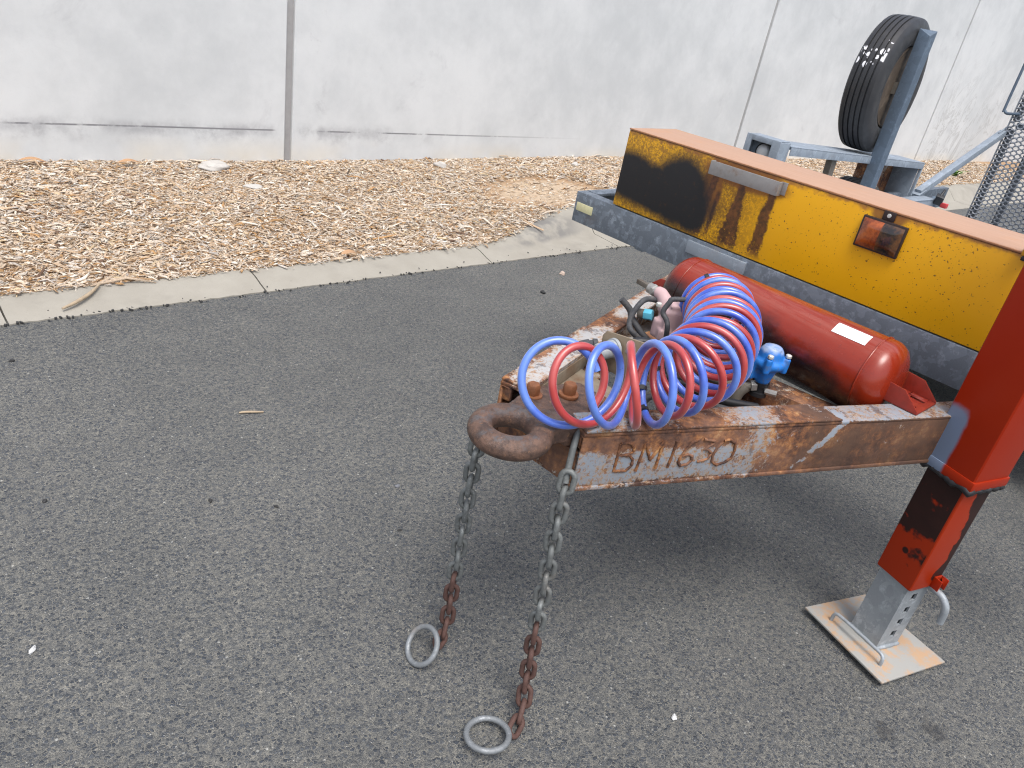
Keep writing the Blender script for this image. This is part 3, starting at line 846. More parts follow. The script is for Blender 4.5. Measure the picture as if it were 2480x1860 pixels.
# air tank
g = MB(); pr = []
for k in range(13):
    t = math.pi / 2 * k / 12; pr.append((.050 - .062 * math.cos(t) ** .9 if k < 12 else .050, RT * math.sin(t) ** .72))
far = [(.745 - a, b) for a, b in reversed(pr)]
g.lathe(pr + [(.06, RT), (.0605, RT + .0012), (.066, RT + .0012), (.0665, RT), (.675, RT), (.6755, RT + .001), (.681, RT + .001), (.6815, RT)] + far, AT, DT, 64)
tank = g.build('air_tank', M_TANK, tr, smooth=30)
tag(tank, 'long red air tank with sooty black underside')
for t0 in (.0635, .678):
    g = MB(); pts = []
    u = UP; w = DT.cross(u)
    for k in range(64):
        th = 2 * math.pi * k / 64; pts.append(AT + DT * (t0 + random.uniform(-.0006, .0006)) + (u * math.cos(th) + w * math.sin(th)) * (RT + .0012))
    g.tube(pts, .0022, 6, closed=True); g.build('weld_seam', M_TANK, tank, smooth=60)
g = MB(); vs = []; w = OUT
for i in range(7):
    th = R_(54.5 + 21 * i / 6)
    for t in (.092, .190):
        for rr in (RT + .0006, RT + .0012): vs.append(AT + DT * t + (w * math.cos(th) + UP * math.sin(th)) * rr)
fs = []
for i in range(6):
    b = i * 4
    fs += [(b + 1, b + 3, b + 7, b + 5), (b, b + 4, b + 6, b + 2), (b, b + 1, b + 5, b + 4), (b + 2, b + 6, b + 7, b + 3)]
fs += [(0, 2, 3, 1), (24, 25, 27, 26)]
g.add(vs, fs); g.build('tank_label', M_LABEL, tank, smooth=60)
# folded red brackets of the tank, each a slotted base with two ears
def tank_bracket(c, d, mirror):
    d = V(*d).normalized(); w = V(-d.y, d.x, 0); c = V(*c)
    g = MB(); T = .005
    def bx(u0, u1, w0, w1, z0, z1): g.box(c + d * (u0 + u1) / 2 + w * (w0 + w1) / 2 + UP * (z0 + z1) / 2, (u1 - u0, w1 - w0, z1 - z0), (d, w, UP))
    bx(-.07, .0, -.062, .062, 0, T)                     # slotted base: strips round two slots
    bx(0, .048, -.062, -.036, 0, T); bx(0, .048, -.022, .022, 0, T); bx(0, .048, .036, .062, 0, T); bx(.048, .066, -.062, .062, 0, T)
    bx(.0, .008, -.036, -.022, 0, T); bx(.0, .008, .022, .036, 0, T)
    for sgn in (-1, 1):
        y = sgn * .0650
        p = [c + d * u + w * (y - .0025) + UP * z for u, z in ((-.085, .0), (.066, .0), (.064, .008), (.016, .050), (-.03, .054), (-.085, .050))]
        g.prism(p, w * .005)
    return g.build('tank_bracket', M_REDB, tank, bevel=.001)
tank_bracket((2.058, .597, ZB + .002), (.03, -1, 0), 1)
tank_bracket((2.005, 1.380, ZB + .002), (-.06, .95, 0), 1)

# jack leg
def lg(a, b, z): return LEGC + EA * a + EB * b + UP * z
LAX = (EA, EB, UP)
def sq(g, h, z0, z1, wall, open_bottom=True):
    hh = h / 2
    for sgn in (-1, 1):
        g.box(lg(sgn * (hh - wall / 2), 0, (z0 + z1) / 2), (wall, h, z1 - z0), LAX)
        g.box(lg(0, sgn * (hh - wall / 2), (z0 + z1) / 2), (h - 2 * wall, wall, z1 - z0), LAX)
    return g
def sqsolid(g, h, z0, z1): return g.box(lg(0, 0, (z0 + z1) / 2), (h, h, z1 - z0), LAX)
g = sqsolid(MB(), .150, .648, 1.75)
leg = g.build('jack_leg', M_REDS, tr, bevel=.009, seg=3)
tag(leg, 'thick red square sleeve of the jack leg')
g = sqsolid(MB(), .158, .646, .676); g.build('sleeve_collar', M_REDS, leg, bevel=.006, seg=2)
g = MB(); pts = []
for sx, sy, ex, ey in ((-1, -1, 1, -1), (1, -1, 1, 1), (1, 1, -1, 1), (-1, 1, -1, -1)):
    for i in range(16):
        t = i / 16; pts.append(lg(.072 * (sx + (ex - sx) * t), .072 * (sy + (ey - sy) * t), .643 + random.uniform(-.004, .003)))
g.tube(pts, [.0088 + random.uniform(-.0035, .004) for _ in pts], 8, closed=True); g.build('weld_bead', M_BLACK, leg, smooth=70)
sqsolid(MB(), .122, .272, .645).build('mid_tube', M_REDW, leg, bevel=.007, seg=3)
# inner galvanised tube, pin holes cut through the side that faces the near side
g = MB(); h = .100; z0, z1 = .026, .271; hh = h / 2
g.box(lg(-hh + .003, 0, (z0 + z1) / 2), (.006, h, z1 - z0), LAX); g.box(lg(hh - .003, 0, (z0 + z1) / 2), (.006, h, z1 - z0), LAX)
g.box(lg(0, hh - .003, (z0 + z1) / 2), (h - .012, .006, z1 - z0), LAX)
hz = [.075, .125, .175, .228]; hw = .011
for sgn in (-1, 1):
    g.box(lg(sgn * (hw + (hh - .006 - hw) / 2), -hh + .003, (z0 + z1) / 2), (hh - .006 - hw, .006, z1 - z0), LAX)
zz = [z0] + [v for q in hz for v in (q - .013, q + .013)] + [z1]
for i in range(0, len(zz), 2):
    g.box(lg(0, -hh + .003, (zz[i] + zz[i + 1]) / 2), (2 * hw, .006, zz[i + 1] - zz[i]), LAX)
g.build('inner_tube', M_GALVF, leg, bevel=0)
fp = [(2.058, .590, .020), (1.983, .291, .022), (2.277, .219, .006), (2.335, .515, .005)]
g = MB().hexa([V(*p) for p in fp] + [V(*p) + UP * .007 for p in fp])
g.build('foot_plate', M_FOOT, leg, bevel=.002)
# weld fillet and lift handle on the foot
g = MB(); pts = []
for sx, sy, ex, ey in ((-1, -1, 1, -1), (1, -1, 1, 1), (1, 1, -1, 1), (-1, 1, -1, -1)):
    for i in range(10):
        t = i / 10; pts.append(lg(.051 * (sx + (ex - sx) * t), .051 * (sy + (ey - sy) * t), .024 - .004 * (sx + (ex - sx) * t)))
g.tube(pts, [.006 + random.uniform(-.0015, .002) for _ in pts], 7, closed=True); g.build('foot_weld', M_GALVF, leg, smooth=70)
def fpt(u, v, h):
    A_, B_, C_, D_ = [V(*p) for p in fp]
    p = (A_ * (1 - u) + B_ * u) * (1 - v) + (D_ * (1 - u) + C_ * u) * v
    return p + UP * (.007 + h)
pts = [fpt(.22, .16, -.002), fpt(.225, .16, .022), fpt(.25, .162, .033), fpt(.32, .165, .036), fpt(.52, .17, .037), fpt(.74, .178, .036), fpt(.80, .18, .033), fpt(.825, .18, .022), fpt(.83, .18, -.002)]
MB().tube(spline(pts, 4), .0055, 10).build('foot_handle', M_GALVF, leg, smooth=70)
g = MB()
for sgn in (-1, 1): g.box(lg(.040 + sgn * .015, -.061 - .013, .296), (.004, .026, .036), LAX)
g.box(lg(.040, -.0635, .296), (.026, .005, .036), LAX)
g.build('pin_bracket', M_REDS, leg, bevel=.001)
MB().tube(spline([lg(.040, -.03, .268), lg(.04, -.075, .268), lg(.042, -.098, .264), lg(.046, -.117, .244), lg(.050, -.122, .215), lg(.052, -.123, .183)], 6), .0105, 14).build('locking_pin', M_GALVF, leg, smooth=60)

# ---- brake valves and pipework between the beams
def rod(g, pts, r, n=5, seg=10): return g.tube(spline([V(*p) for p in pts], n), r, seg)
PV = V(1.685, 1.125, .855)
g = MB()
ax = (V(.80, -.60, 0), V(.60, .80, 0), UP)
g.box(PV, (.082, .075, .070), ax); g.box(PV + UP * .030, (.060, .060, .050), ax)
g.box(PV - ax[0] * .03 - UP * .035, (.04, .085, .03), ax)
g.cyl(PV - ax[0] * .040 - UP * .052, PV - ax[0] * .040 - UP * .0, .021, 18)
g.tube([PV + V(-.005, .035, .02), PV + V(-.003, .052, .045), PV + V(-.004, .066, .056), PV + V(-.004, .082, .055)], [.024, .021, .019, .019], 16)
pk = casting(g, 'relay_valve', M_PINK, tr, .004, 5)
tag(pk, 'pale pink cast brake valve beside the blue and red coils')
g = MB(); g.cyl(PV + V(-.004, .082, .055), PV + V(-.006, .112, .0575), .0155, 16); g.cyl(PV + V(-.005, .088, .0555), PV + V(-.005, .098, .0565), .0185, 6)
g.build('pipe_fitting', M_FITT, pk, bevel=.001)
g = MB(); g.box(PV + V(-.008, .132, .060), (.014, .046, .014), (V(1, .04, 0), V(-.04, 1, .07), V(0, -.07, 1)))
g.build('square_plug', M_GRIME, pk, bevel=.002)
d = V(-.35, .85, -.18).normalized(); c0 = V(1.640, 1.172, .858)
g = MB(); g.cyl(c0, c0 + d * .024, .0165, 6); g.build('hex_nut', M_CYAN, pk, bevel=.001)
g = MB(); g.cyl(c0 + d * .0245, c0 + d * .042, .0145, 14); g.build('hose_end', M_GRIME, pk, bevel=.001)
for p in ((1.640, 1.160, .888), (1.672, 1.178, .886)):
    MB().bolt(p, UP, .0085, .014, False).build('bolt', M_WHITEB, pk, bevel=.001)
rod(MB(), [(1.68, 1.06, .945), (1.62, 1.102, .939), (1.61, 1.107, .929), (1.598, 1.111, .900), (1.60, 1.094, .883), (1.60, 1.084, .862), (1.62, 1.09, .80)], .0072, 6).build('brake_hose', M_HOSEB, tr, smooth=70)
rod(MB(), [(1.70, 1.20, .880), (1.66, 1.196, .894), (1.63, 1.201, .896), (1.60, 1.197, .885), (1.58, 1.197, .854), (1.57, 1.19, .833), (1.56, 1.168, .822), (1.60, 1.15, .79)], .0082, 6).build('brake_hose', M_HOSEB, tr, smooth=70)
rod(MB(), [(1.60, 1.262, .875), (1.62, 1.24, .85), (1.62, 1.226, .831), (1.62, 1.206, .818), (1.63, 1.18, .795), (1.66, 1.14, .76)], .0095, 6).build('brake_hose', M_HOSEB, tr, smooth=70)

# upright bracket with the grey air coupling
g = MB(); ax = (V(-.055, 1, 0).normalized(), V(1, .055, 0).normalized(), UP)
c = V(1.425, 1.085, .82)
p = [c + ax[0] * u + UP * z for u, z in ((-.075, -.065), (.062, -.065), (.068, .020), (.058, .036), (-.075, .058))]
g.prism(p, ax[1] * .006); cb = g.build('coupling_bracket', M_CPLP, tr, bevel=.001)
g = MB(); a0 = c + V(-.002, .018, .005)
g.lathe([(0, .027), (.008, .027), (.009, .0235), (.055, .0225), (.062, .019), (.063, .0)], a0, V(-1, .12, -.10), 24); g.build('air_coupling', M_CPL, cb, bevel=0)
g = MB(); a0 = c + V(-.012, .070, -.004)
g.lathe([(0, .012), (.012, .0145), (.013, .011), (.022, .011), (.023, .015), (.05, .0135), (.051, .0)], a0, V(-.75, .55, -.30), 14); g.build('pipe_fitting', M_HOSEB, cb)
g = MB(); a0 = c + V(.007, .012, .020)
g.lathe([(0, .016), (.010, .016), (.011, .012), (.016, .012), (.017, .0165), (.03, .0165), (.031, .0)], a0, V(.85, -.42, .05), 8); g.build('pipe_fitting', M_FITT, cb)
rod(MB(), [(1.455, 1.085, .842), (1.485, 1.070, .848), (1.515, 1.048, .842), (1.53, 1.03, .815), (1.535, 1.02, .77)], .0125, 6, 12).build('brake_hose', M_BLACK, tr, smooth=70)
g = MB()
for (u, z) in ((-.020, .012),): g.cyl(c + ax[0] * u + UP * z - ax[1] * .0012, c + ax[0] * u + UP * z + ax[1] * .0005, .0055, 14)
g.build('rivet', M_FITT, cb)

rod(MB(), [(1.44, 1.16, .73), (1.50, 1.08, .765), (1.56, .98, .76), (1.63, .90, .735), (1.74, .83, .72)], .011, 6, 10).build('brake_hose', M_BLACK, tr, smooth=70)
rod(MB(), [(1.40, .98, .735), (1.47, .95, .755), (1.55, .90, .745), (1.66, .82, .725), (1.78, .74, .72)], .0085, 6, 10).build('brake_hose', M_HOSEB, tr, smooth=70)
rod(MB(), [(1.66, 1.12, .79), (1.60, 1.05, .775), (1.52, 1.00, .745), (1.45, 1.00, .70), (1.43, 1.02, .62)], .0105, 6, 10).build('brake_hose', M_GRIME, tr, smooth=70)
MB().box((1.565, .930, .690), (.16, .050, .010), (V(.75, -.66, 0), V(.66, .75, 0), UP)).build('pipe_tray', M_GRIME, tr, bevel=.002)
# blue valve beside the tank
BV = V(1.825, .885, .808)
g = MB()
g.lathe([(-.055, .020), (-.03, .026), (-.01, .030), (.0, .045), (.010, .047), (.018, .044), (.022, .036), (.045, .032), (.056, .024), (.062, .0)], BV, UP, 24)
for k in range(4):
    t = math.pi / 4 + math.pi / 2 * k - .3
    p = BV + V(math.cos(t), math.sin(t), 0) * .045
    g.cyl(p - UP * .012, p + UP * .034, .0100, 12)
g.box(BV + V(-.02, .035, -.02), (.05, .05, .05))
bv = casting(g, 'relay_valve', M_BLUEC, tr, .0038, 4)
tag(bv, 'bright blue cast brake valve in front of the air tank')
for k in range(4):
    t = math.pi / 4 + math.pi / 2 * k - .3
    MB().bolt(BV + V(math.cos(t), math.sin(t), 0) * .045 + UP * .0335, UP, .0085, .012, False).build('bolt', M_WHITEB, bv, bevel=.001)
g = MB(); g.lathe([(0, .026), (.012, .026), (.013, .020), (.03, .020), (.031, .024), (.042, .024)], BV - UP * .095, UP, 18); g.build('black_union', M_BLACK, bv)
g = MB(); g.cyl(BV + V(.0, -.02, -.075), BV + V(.012, -.05, -.072), .009, 8); g.build('drain_cock', M_FITT, bv)
g = MB(); a0 = V(1.80, .90, .738)
g.lathe([(0, .017), (.016, .017), (.017, .013), (.028, .013), (.029, .017), (.045, .015), (.046, .0)], a0, V(.75, -.62, .2), 6); g.build('pipe_fitting', M_FITT, tr, bevel=.001)
rod(MB(), [(1.79, .905, .735), (1.775, .915, .71), (1.77, .918, .66), (1.765, .92, .58), (1.80, .93, .54)], .017, 5, 12).build('brake_hose', M_GRIME, tr, smooth=70)
rod(MB(), [(1.62, 1.08, .80), (1.70, 1.0, .745), (1.76, .93, .735), (1.80, .90, .737)], .012, 6).build('brake_hose', M_GRIME, tr, smooth=70)
g = MB(); a0 = V(1.70, .90, .60)
g.lathe([(0, .06), (.02, .085), (.045, .09), (.047, .098), (.058, .098), (.060, .09), (.085, .08), (.10, .05), (.102, .0)], a0, V(.1, -.1, 1), 28)
g.build('brake_chamber', M_DARK, tr)
MB().box((1.62, .99, .70), (.11, .012, .06), (V(.8, -.6, 0), V(.6, .8, 0), UP)).build('valve_bracket', M_GRIME, tr, bevel=.001)
MB().box((1.80, .845, .655), (.13, .03, .006), (V(.93, -.36, 0), V(.36, .93, 0), UP)).build('valve_bracket', M_GRIME, tr, bevel=.001)

# ---- mudguard, wheel, spare post, ramp at the far rear of the trailer
def lerp(a, b, t): return a + (b - a) * t
YM = 2.25
def mz(x): return lerp(1.089, 1.000, (x - 3.997) / 1.868)
g = MB()
xs = (4.0, 5.87)
g.hexa([V(xs[0], YM, mz(xs[0]) - .006), V(xs[1], YM, mz(xs[1]) - .006), V(xs[1], YM + .21, mz(xs[1]) - .006), V(xs[0], YM + .21, mz(xs[0]) - .006),
        V(xs[0], YM, mz(xs[0])), V(xs[1], YM, mz(xs[1])), V(xs[1], YM + .21, mz(xs[1])), V(xs[0], YM + .21, mz(xs[0]))])
for yy in (YM, YM + .204):
    g.hexa([V(xs[0], yy, mz(xs[0]) - .050), V(xs[1], yy, mz(xs[1]) - .046), V(xs[1], yy + .006, mz(xs[1]) - .046), V(xs[0], yy + .006, mz(xs[0]) - .050),
            V(xs[0], yy, mz(xs[0]) - .0062), V(xs[1], yy, mz(xs[1]) - .0062), V(xs[1], yy + .006, mz(xs[1]) - .0062), V(xs[0], yy + .006, mz(xs[0]) - .0062)])
mg = g.build('mudguard', M_GALVL, tr, bevel=.004)
g = MB()
g.box2((3.890, 2.262, .93), (3.900, 2.315, 1.110)); g.box2((3.890, 2.448, .93), (3.900, 2.485, 1.110)); g.box2((3.890, 2.3152, 1.080), (3.900, 2.4478, 1.110))
g.box2((3.900, 2.262, .93), (3.998, 2.272, 1.104)); g.box2((3.900, 2.475, .93), (3.998, 2.485, 1.104))
g.box2((3.900, 2.2722, 1.104), (3.998, 2.4748, 1.1105)); g.box2((3.955, 2.2722, .93), (3.963, 2.4748, 1.1038))
g.build('mudguard_front_box', M_GALVL, mg, bevel=.003)
g = MB(); g.lathe([(0, .044), (.012, .044), (.022, .038), (.030, .024), (.033, .0)], (3.954, 2.385, 1.025), (-1, 0, 0), 24); g.build('marker_lamp', M_CLEAR, mg)
g = MB(); g.lathe([(0, .052), (.010, .052), (.011, .046)], (3.9545, 2.385, 1.025), (-1, 0, 0), 24); g.build('lamp_gasket', M_BLACK, mg)
g = MB(); g.hexa([V(4.60, YM + .02, .60), V(4.64, YM + .02, .60), V(4.64, YM + .06, .60), V(4.60, YM + .06, .60), V(4.545, YM + .02, 1.012), V(4.605, YM + .02, 1.012), V(4.605, YM + .06, 1.012), V(4.545, YM + .06, 1.012)])
g.build('mudguard_brace', M_GRIME, mg)
g = MB(); g.box2((5.855, YM + .0005, .62), (5.869, YM + .0215, .953)); g.box2((5.845, YM + .022, .62), (5.855, YM + .20, .953))
g.build('rear_panel', M_GALVL, mg, bevel=.002)
g = MB(); g.box2((5.30, YM + .195, .60), (5.844, YM + .2035, .99)); g.box2((5.25, YM + .03, .55), (5.31, YM + .19, .96)); g.build('inner_skirt', M_RUSTP, mg)

def tyre_profile(R, W):
    h = W / 2; rb = R * .60
    p = [(-h * .80, rb), (-h * .95, rb + .015), (-h * 1.05, R * .76), (-h * .98, R * .90), (-h * .90, R * .955), (-h * .80, R * .985)]
    def grv(a, w, d): return [(a - w, None), (a - w * .6, -d), (a + w * .6, -d), (a + w, None)]
    pts = []
    for a in (-.50, -.17, .17, .50): pts += grv(a * h, h * .055, .010)
    for a, d in pts:
        r = R * (1 - .012 * (a / (h * .8)) ** 2); p.append((a, r + (d or 0)))
    p += [(h * .80, R * .985), (h * .90, R * .955), (h * .98, R * .90), (h * 1.05, R * .76), (h * .95, rb + .015), (h * .80, rb), (h * .6, rb - .004), (-h * .6, rb - .004), (-h * .80, rb)]
    return p
def rim_into(g, c, ax, R, W):
    c = Vector(c); a = Vector(ax).normalized(); u = UP; w = a.cross(u); rb = R * .60
    g.lathe([(-W * .40, rb - .001), (-W * .44, rb - .002), (-W * .44, rb - .014), (-W * .36, rb - .022), (-W * .1, rb - .032), (W * .3, rb - .030), (W * .40, rb - .006)], c, a, 48)
    g.lathe([(-.032, .062), (-.032, .10), (-.020, .125), (-.014, .125), (-.024, .098), (-.024, .062), (-.032, .062)], c, a, 36)
    for k in range(8):
        t = 2 * math.pi * k / 8; d1 = .17; d2 = .12
        q = []
        for (r_, dt, o_) in ((.122, -d1, -.020), (rb - .030, -d2, .02), (rb - .030, d2, .02), (.122, d1, -.020)):
            q.append(c + (u * math.cos(t + dt) + w * math.sin(t + dt)) * r_ + a * o_)
        g.hexa(q + [p + a * .007 for p in q])
    for k in range(6):
        t = 2 * math.pi * k / 6
        p = c + (u * math.cos(t) + w * math.sin(t)) * .083 - a * .032; g.bolt(p, -a, .012, .018, False)
def wheel_parts(parent, c, R, W, mt, mr, ax=(0, 1, 0)):
    t = MB().lathe(tyre_profile(R, W), c, ax, 96).build('tyre', mt, parent, smooth=38)
    g = MB(); rim_into(g, c, ax, R, W); r_ = g.build('rim', mr, parent, smooth=35)
    return t, r_
M_TYRE2 = mat_simple('dusty_tyre', (.055, .052, .048), .75, 0, .3, 30)
wh = empty('road_wheel', (5.22, 2.38, 0), tr)
wheel_parts(wh, (5.22, 2.385, .43), .43, .20, M_TYRE2, M_RIM)

g = MB(); px0, px1, py0, py1 = 5.005, 5.085, 2.185, 2.262
g.hexa([V(px0, py0, .47), V(px1, py0, .47), V(px1, py1, .47), V(px0, py1, .47), V(px0, py0, 1.765), V(px1, py0, 1.80), V(px1, py1, 1.80), V(px0, py1, 1.80)])
sp = g.build('spare_wheel_post', M_GALVB, tr, bevel=.006)
MB().box2((px0 + .005, py1 + .001, 1.42), (px1 - .005, py1 + .062, 1.49)).build('hub_plate', M_GRIME, sp)
g = MB(); g.box2((5.20, 2.15, .695), (6.06, 2.238, .752)); g.box2((5.20, 2.146, .7525), (6.06, 2.242, .760)); g.build('rear_rail', M_GALVL, tr, bevel=.003)
g = MB(); g.box((6.10, 2.17, .735), (.07, .05, .05), (V(.8, .2, -.5).normalized(), V(-.2, .97, 0).normalized(), V(.5, 0, .85).normalized())); g.build('lamp_bracket', M_GALVB, tr, bevel=.004)
g = MB(); g.box((6.045, 2.120, .765), (.04, .055, .075), (V(.75, .3, .5).normalized(), V(-.3, .95, .1).normalized(), V(-.5, -.2, .85).normalized())); g.cyl((6.03, 2.115, .79), (6.08, 2.12, .835), .010, 10)
lm = g.build('rear_lamp', M_BLACK, tr, bevel=.004)
MB().box((6.06, 2.075, .733), (.04, .045, .035)).build('lamp_lens', M_REDSM, lm, bevel=.006)

g = MB(); a, b = V(5.985, 2.262, .775), V(7.16, 2.262, 1.236)
d = (b - a).normalized(); side = V(0, 1, 0); nn = side.cross(d)
g.box((a + b) / 2, ((b - a).length, .052, .052), (d, side, nn))
g.box(a - d * .0 + d * .02, (.11, .064, .010), (d, side, nn)); g.box(b, (.16, .012, .075), (d, side, nn))
g.build('ramp_strut', M_GALVL, tr, bevel=.005)

RX = 7.17
ramp = empty('loading_ramp', (RX, 1.9, .5), tr)
g = MB(); st = .01875; rows = 84; hz_ = .0182
y0, y1 = 1.42, 2.245; m = int((y1 - y0) / st)
for k in range(rows):
    pts = []
    for i in range(m + 1):
        sgn = 1 if (i % 4) in (0, 1) else -1
        if k % 2: sgn = -sgn
        pts.append(V(RX - .004 + .004 * sgn, y1 - i * st, .52 + k * hz_ + sgn * hz_ * .46))
    g.tube(pts, .0072, 4)
tag(g.build('ramp_mesh', M_MESH, ramp, smooth=0), kind='stuff')
def stile(y, w, zlo, zhi, m_, x=RX + .03, dpt=.04): return MB().box2((x - dpt / 2, y - w / 2, zlo), (x + dpt / 2, y + w / 2, zhi)).build('ramp_bar', m_, ramp, bevel=.003)
stile(2.250, .008, .50, 2.05, M_MESH, RX - .004, .022); stile(2.222, .038, .50, 1.28, M_BAR); stile(2.03, .045, .50, 1.28, M_BAR); stile(1.75, .045, .50, 2.0, M_BAR); stile(2.222, .038, 1.342, 2.05, M_BAR)
g = MB().box2((RX + .012, 1.42, 1.29), (RX + .046, 2.20, 1.335)); g.build('ramp_bar', M_GALVL, ramp, bevel=.003)
rod(MB(), [(RX - .02, 2.20, 1.40), (RX - .02, 2.285, 1.385), (RX - .02, 2.315, 1.40), (RX - .02, 2.325, 1.45), (RX - .02, 2.325, 2.05)], .011, 5, 8).build('ramp_hoop', M_GALVB, ramp, smooth=70)

# ================================================================== things on and about the trailer
# yellow tool box
tb = tag(empty('tool_box', fb(1.0, .906, -.16)), 'long yellow steel tool box with a black paint smudge, lying across the trailer front', 'tool box')
g = MB(); fbox(g, 0, 2.0, -.30, 0, .908, 1.1995); g.build('box_body', M_YEL, tb, bevel=.004)
g = MB(); fbox(g, -.001, 2.001, -.302, .002, 1.2, 1.2065); g.build('box_lid', M_LID, tb, bevel=.0025)
g = MB(); fbox(g, .404, .680, .022, .027, 1.143, 1.190); fbox(g, .404, .409, .0005, .0219, 1.143, 1.190); fbox(g, .675, .680, .0005, .0219, 1.143, 1.190)
fbox(g, .392, .4038, .0005, .005, 1.15, 1.185); fbox(g, .6802, .697, .0005, .005, 1.148, 1.19)
g.build('box_handle', M_DULLST, tb, bevel=.0015)
g = MB(); fbox(g, .972, 1.110, .0005, .014, 1.076, 1.174); lf = g.build('lamp_base', M_RUBBERF, tb, bevel=.003)
g = MB(); fbox(g, 1.023, 1.061, .0005, .006, 1.1745, 1.203); g.build('lamp_tab', M_RUBBERF, lf, bevel=.003)
g = MB(); p = fb(1.042, 1.190, .0062); g.lathe([(0, .0065), (.002, .006), (.003, .0)], p, OUT, 16); g.build('lamp_screw', M_WHITEB, lf)
g = MB(); nu, nv = 14, 10; vs = []
for i in range(nu + 1):
    for j in range(nv + 1):
        u = i / nu; v = j / nv
        hgt = .0145 + .014 * (1 - abs(2 * u - 1) ** 4) * (1 - abs(2 * v - 1) ** 4)
        vs.append(fb(.978 + .126 * u, 1.082 + .086 * v, hgt))
g.add(vs, [(i * (nv + 1) + j, (i + 1) * (nv + 1) + j, (i + 1) * (nv + 1) + j + 1, i * (nv + 1) + j + 1) for i in range(nu) for j in range(nv)])
g.build('lamp_lens', M_LENS, lf, smooth=60)
g = MB(); fbox(g, 1.408, 1.440, -.03, .014, 1.198, 1.232); lt = g.build('box_latch', M_YEL2, tb, bevel=.006)
g = MB(); fbox(g, 1.413, 1.437, .0002, .018, 1.186, 1.1978); g.build('latch_rubber', M_BLACK, lt, bevel=.003)

# coiled air hoses, one blue and one red, wound through each other
HK = [  # centre, radius, plane normal (None: along the coil)
 ((1.778, 1.096, .918), .082, None),
 ((1.748, 1.058, .925), .086, None), ((1.705, 1.012, .928), .087, None), ((1.664, .974, .930), .087, None), ((1.622, .938, .930), .088, None),
 ((1.575, .906, .928), .089, None), ((1.508, .868, .926), .089, None), ((1.430, .836, .924), .088, None), ((1.352, .818, .920), .088, None),
 ((1.268, .810, .916), .087, (-.93, .33, .10)), ((1.185, .822, .912), .088, (-.80, .58, .05)), ((1.090, .868, .907), .090, (.02, 1.0, -.12)), ((1.016, .914, .901), .091, (.56, .76, -.32)), ((1.030, .930, .890), .085, (.60, .74, -.34))]
def hose(name, mat, phase, dR, seed, n0, n1, label):
    r = random.Random(seed); nk = len(HK); SP = 64
    C = spline([k[0] for k in HK], SP)
    Rr = spline([(k[1], 0, 0) for k in HK], SP)
    Tn = []
    for i in range(nk):
        if HK[i][2]: Tn.append(V(*HK[i][2]).normalized())
        else:
            a = V(*HK[max(i - 1, 0)][0]); b = V(*HK[min(i + 1, nk - 1)][0]); t = (b - a).normalized(); t.z *= .4
            Tn.append((t + V(r.uniform(-.10, .10), r.uniform(-.10, .10), r.uniform(-.06, .06))).normalized())
    N_ = spline(Tn, SP)
    pts = []; f1, f2, f3 = r.random() * 6, r.random() * 6, r.random() * 6
    for i in range(int(n0 * SP), int(n1 * SP) + 1):
        s_ = i / SP; t = N_[i].normalized()
        e1 = (UP - t * UP.dot(t)).normalized(); e2 = t.cross(e1)
        th = 2 * math.pi * s_ + phase + .22 * math.sin(s_ * 1.7 + f1)
        R = Rr[i].x + dR + .0035 * math.sin(s_ * 2.3 + f2)
        pts.append(C[i] + (e1 * math.cos(th) * .99 + e2 * math.sin(th)) * R + t * .006 * math.sin(s_ * 3.1 + f3))
    g = MB().tube(pts, .0087, 12)
    o = g.build(name, mat, None, smooth=80); tag(o, label, 'air hose')
    return o, pts
bh, bp = hose('blue_air_hose', M_BLUE, 0.35, .001, 3, 0.45, 12.16, 'coiled blue air hose, paler towards its front end, resting on the rusty drawbar')
rh, rp = hose('red_air_hose', M_REDH, 0.35 + math.pi, -.002, 4, 0.85, 11.80, 'coiled red air hose wound in among the blue coils')
def tie(pts, i, parent, r=.0108, w=.005, block=True):
    p = pts[i]; d = (pts[min(i + 1, len(pts) - 1)] - pts[max(i - 1, 0)]).normalized()
    g = MB().lathe([(-w, .0088), (-w, r), (w, r), (w, .0088)], p, d, 14)
    if block:
        up = (V(-.7, -.5, .4) - d * V(-.7, -.5, .4).dot(d)).normalized(); g.box(p + up * .012, (.010, .010, .008), (d, d.cross(up), up))
    g.build('cable_tie', M_BLACK, parent, bevel=0)
TIES = [(bp, int(.63 * 64), bh), (bp, int((9.33 - .45) * 64), bh), (bp, int((9.43 - .45) * 64), bh), (bp, int((8.30 - .45) * 64), bh)]
for q in TIES: tie(*q)

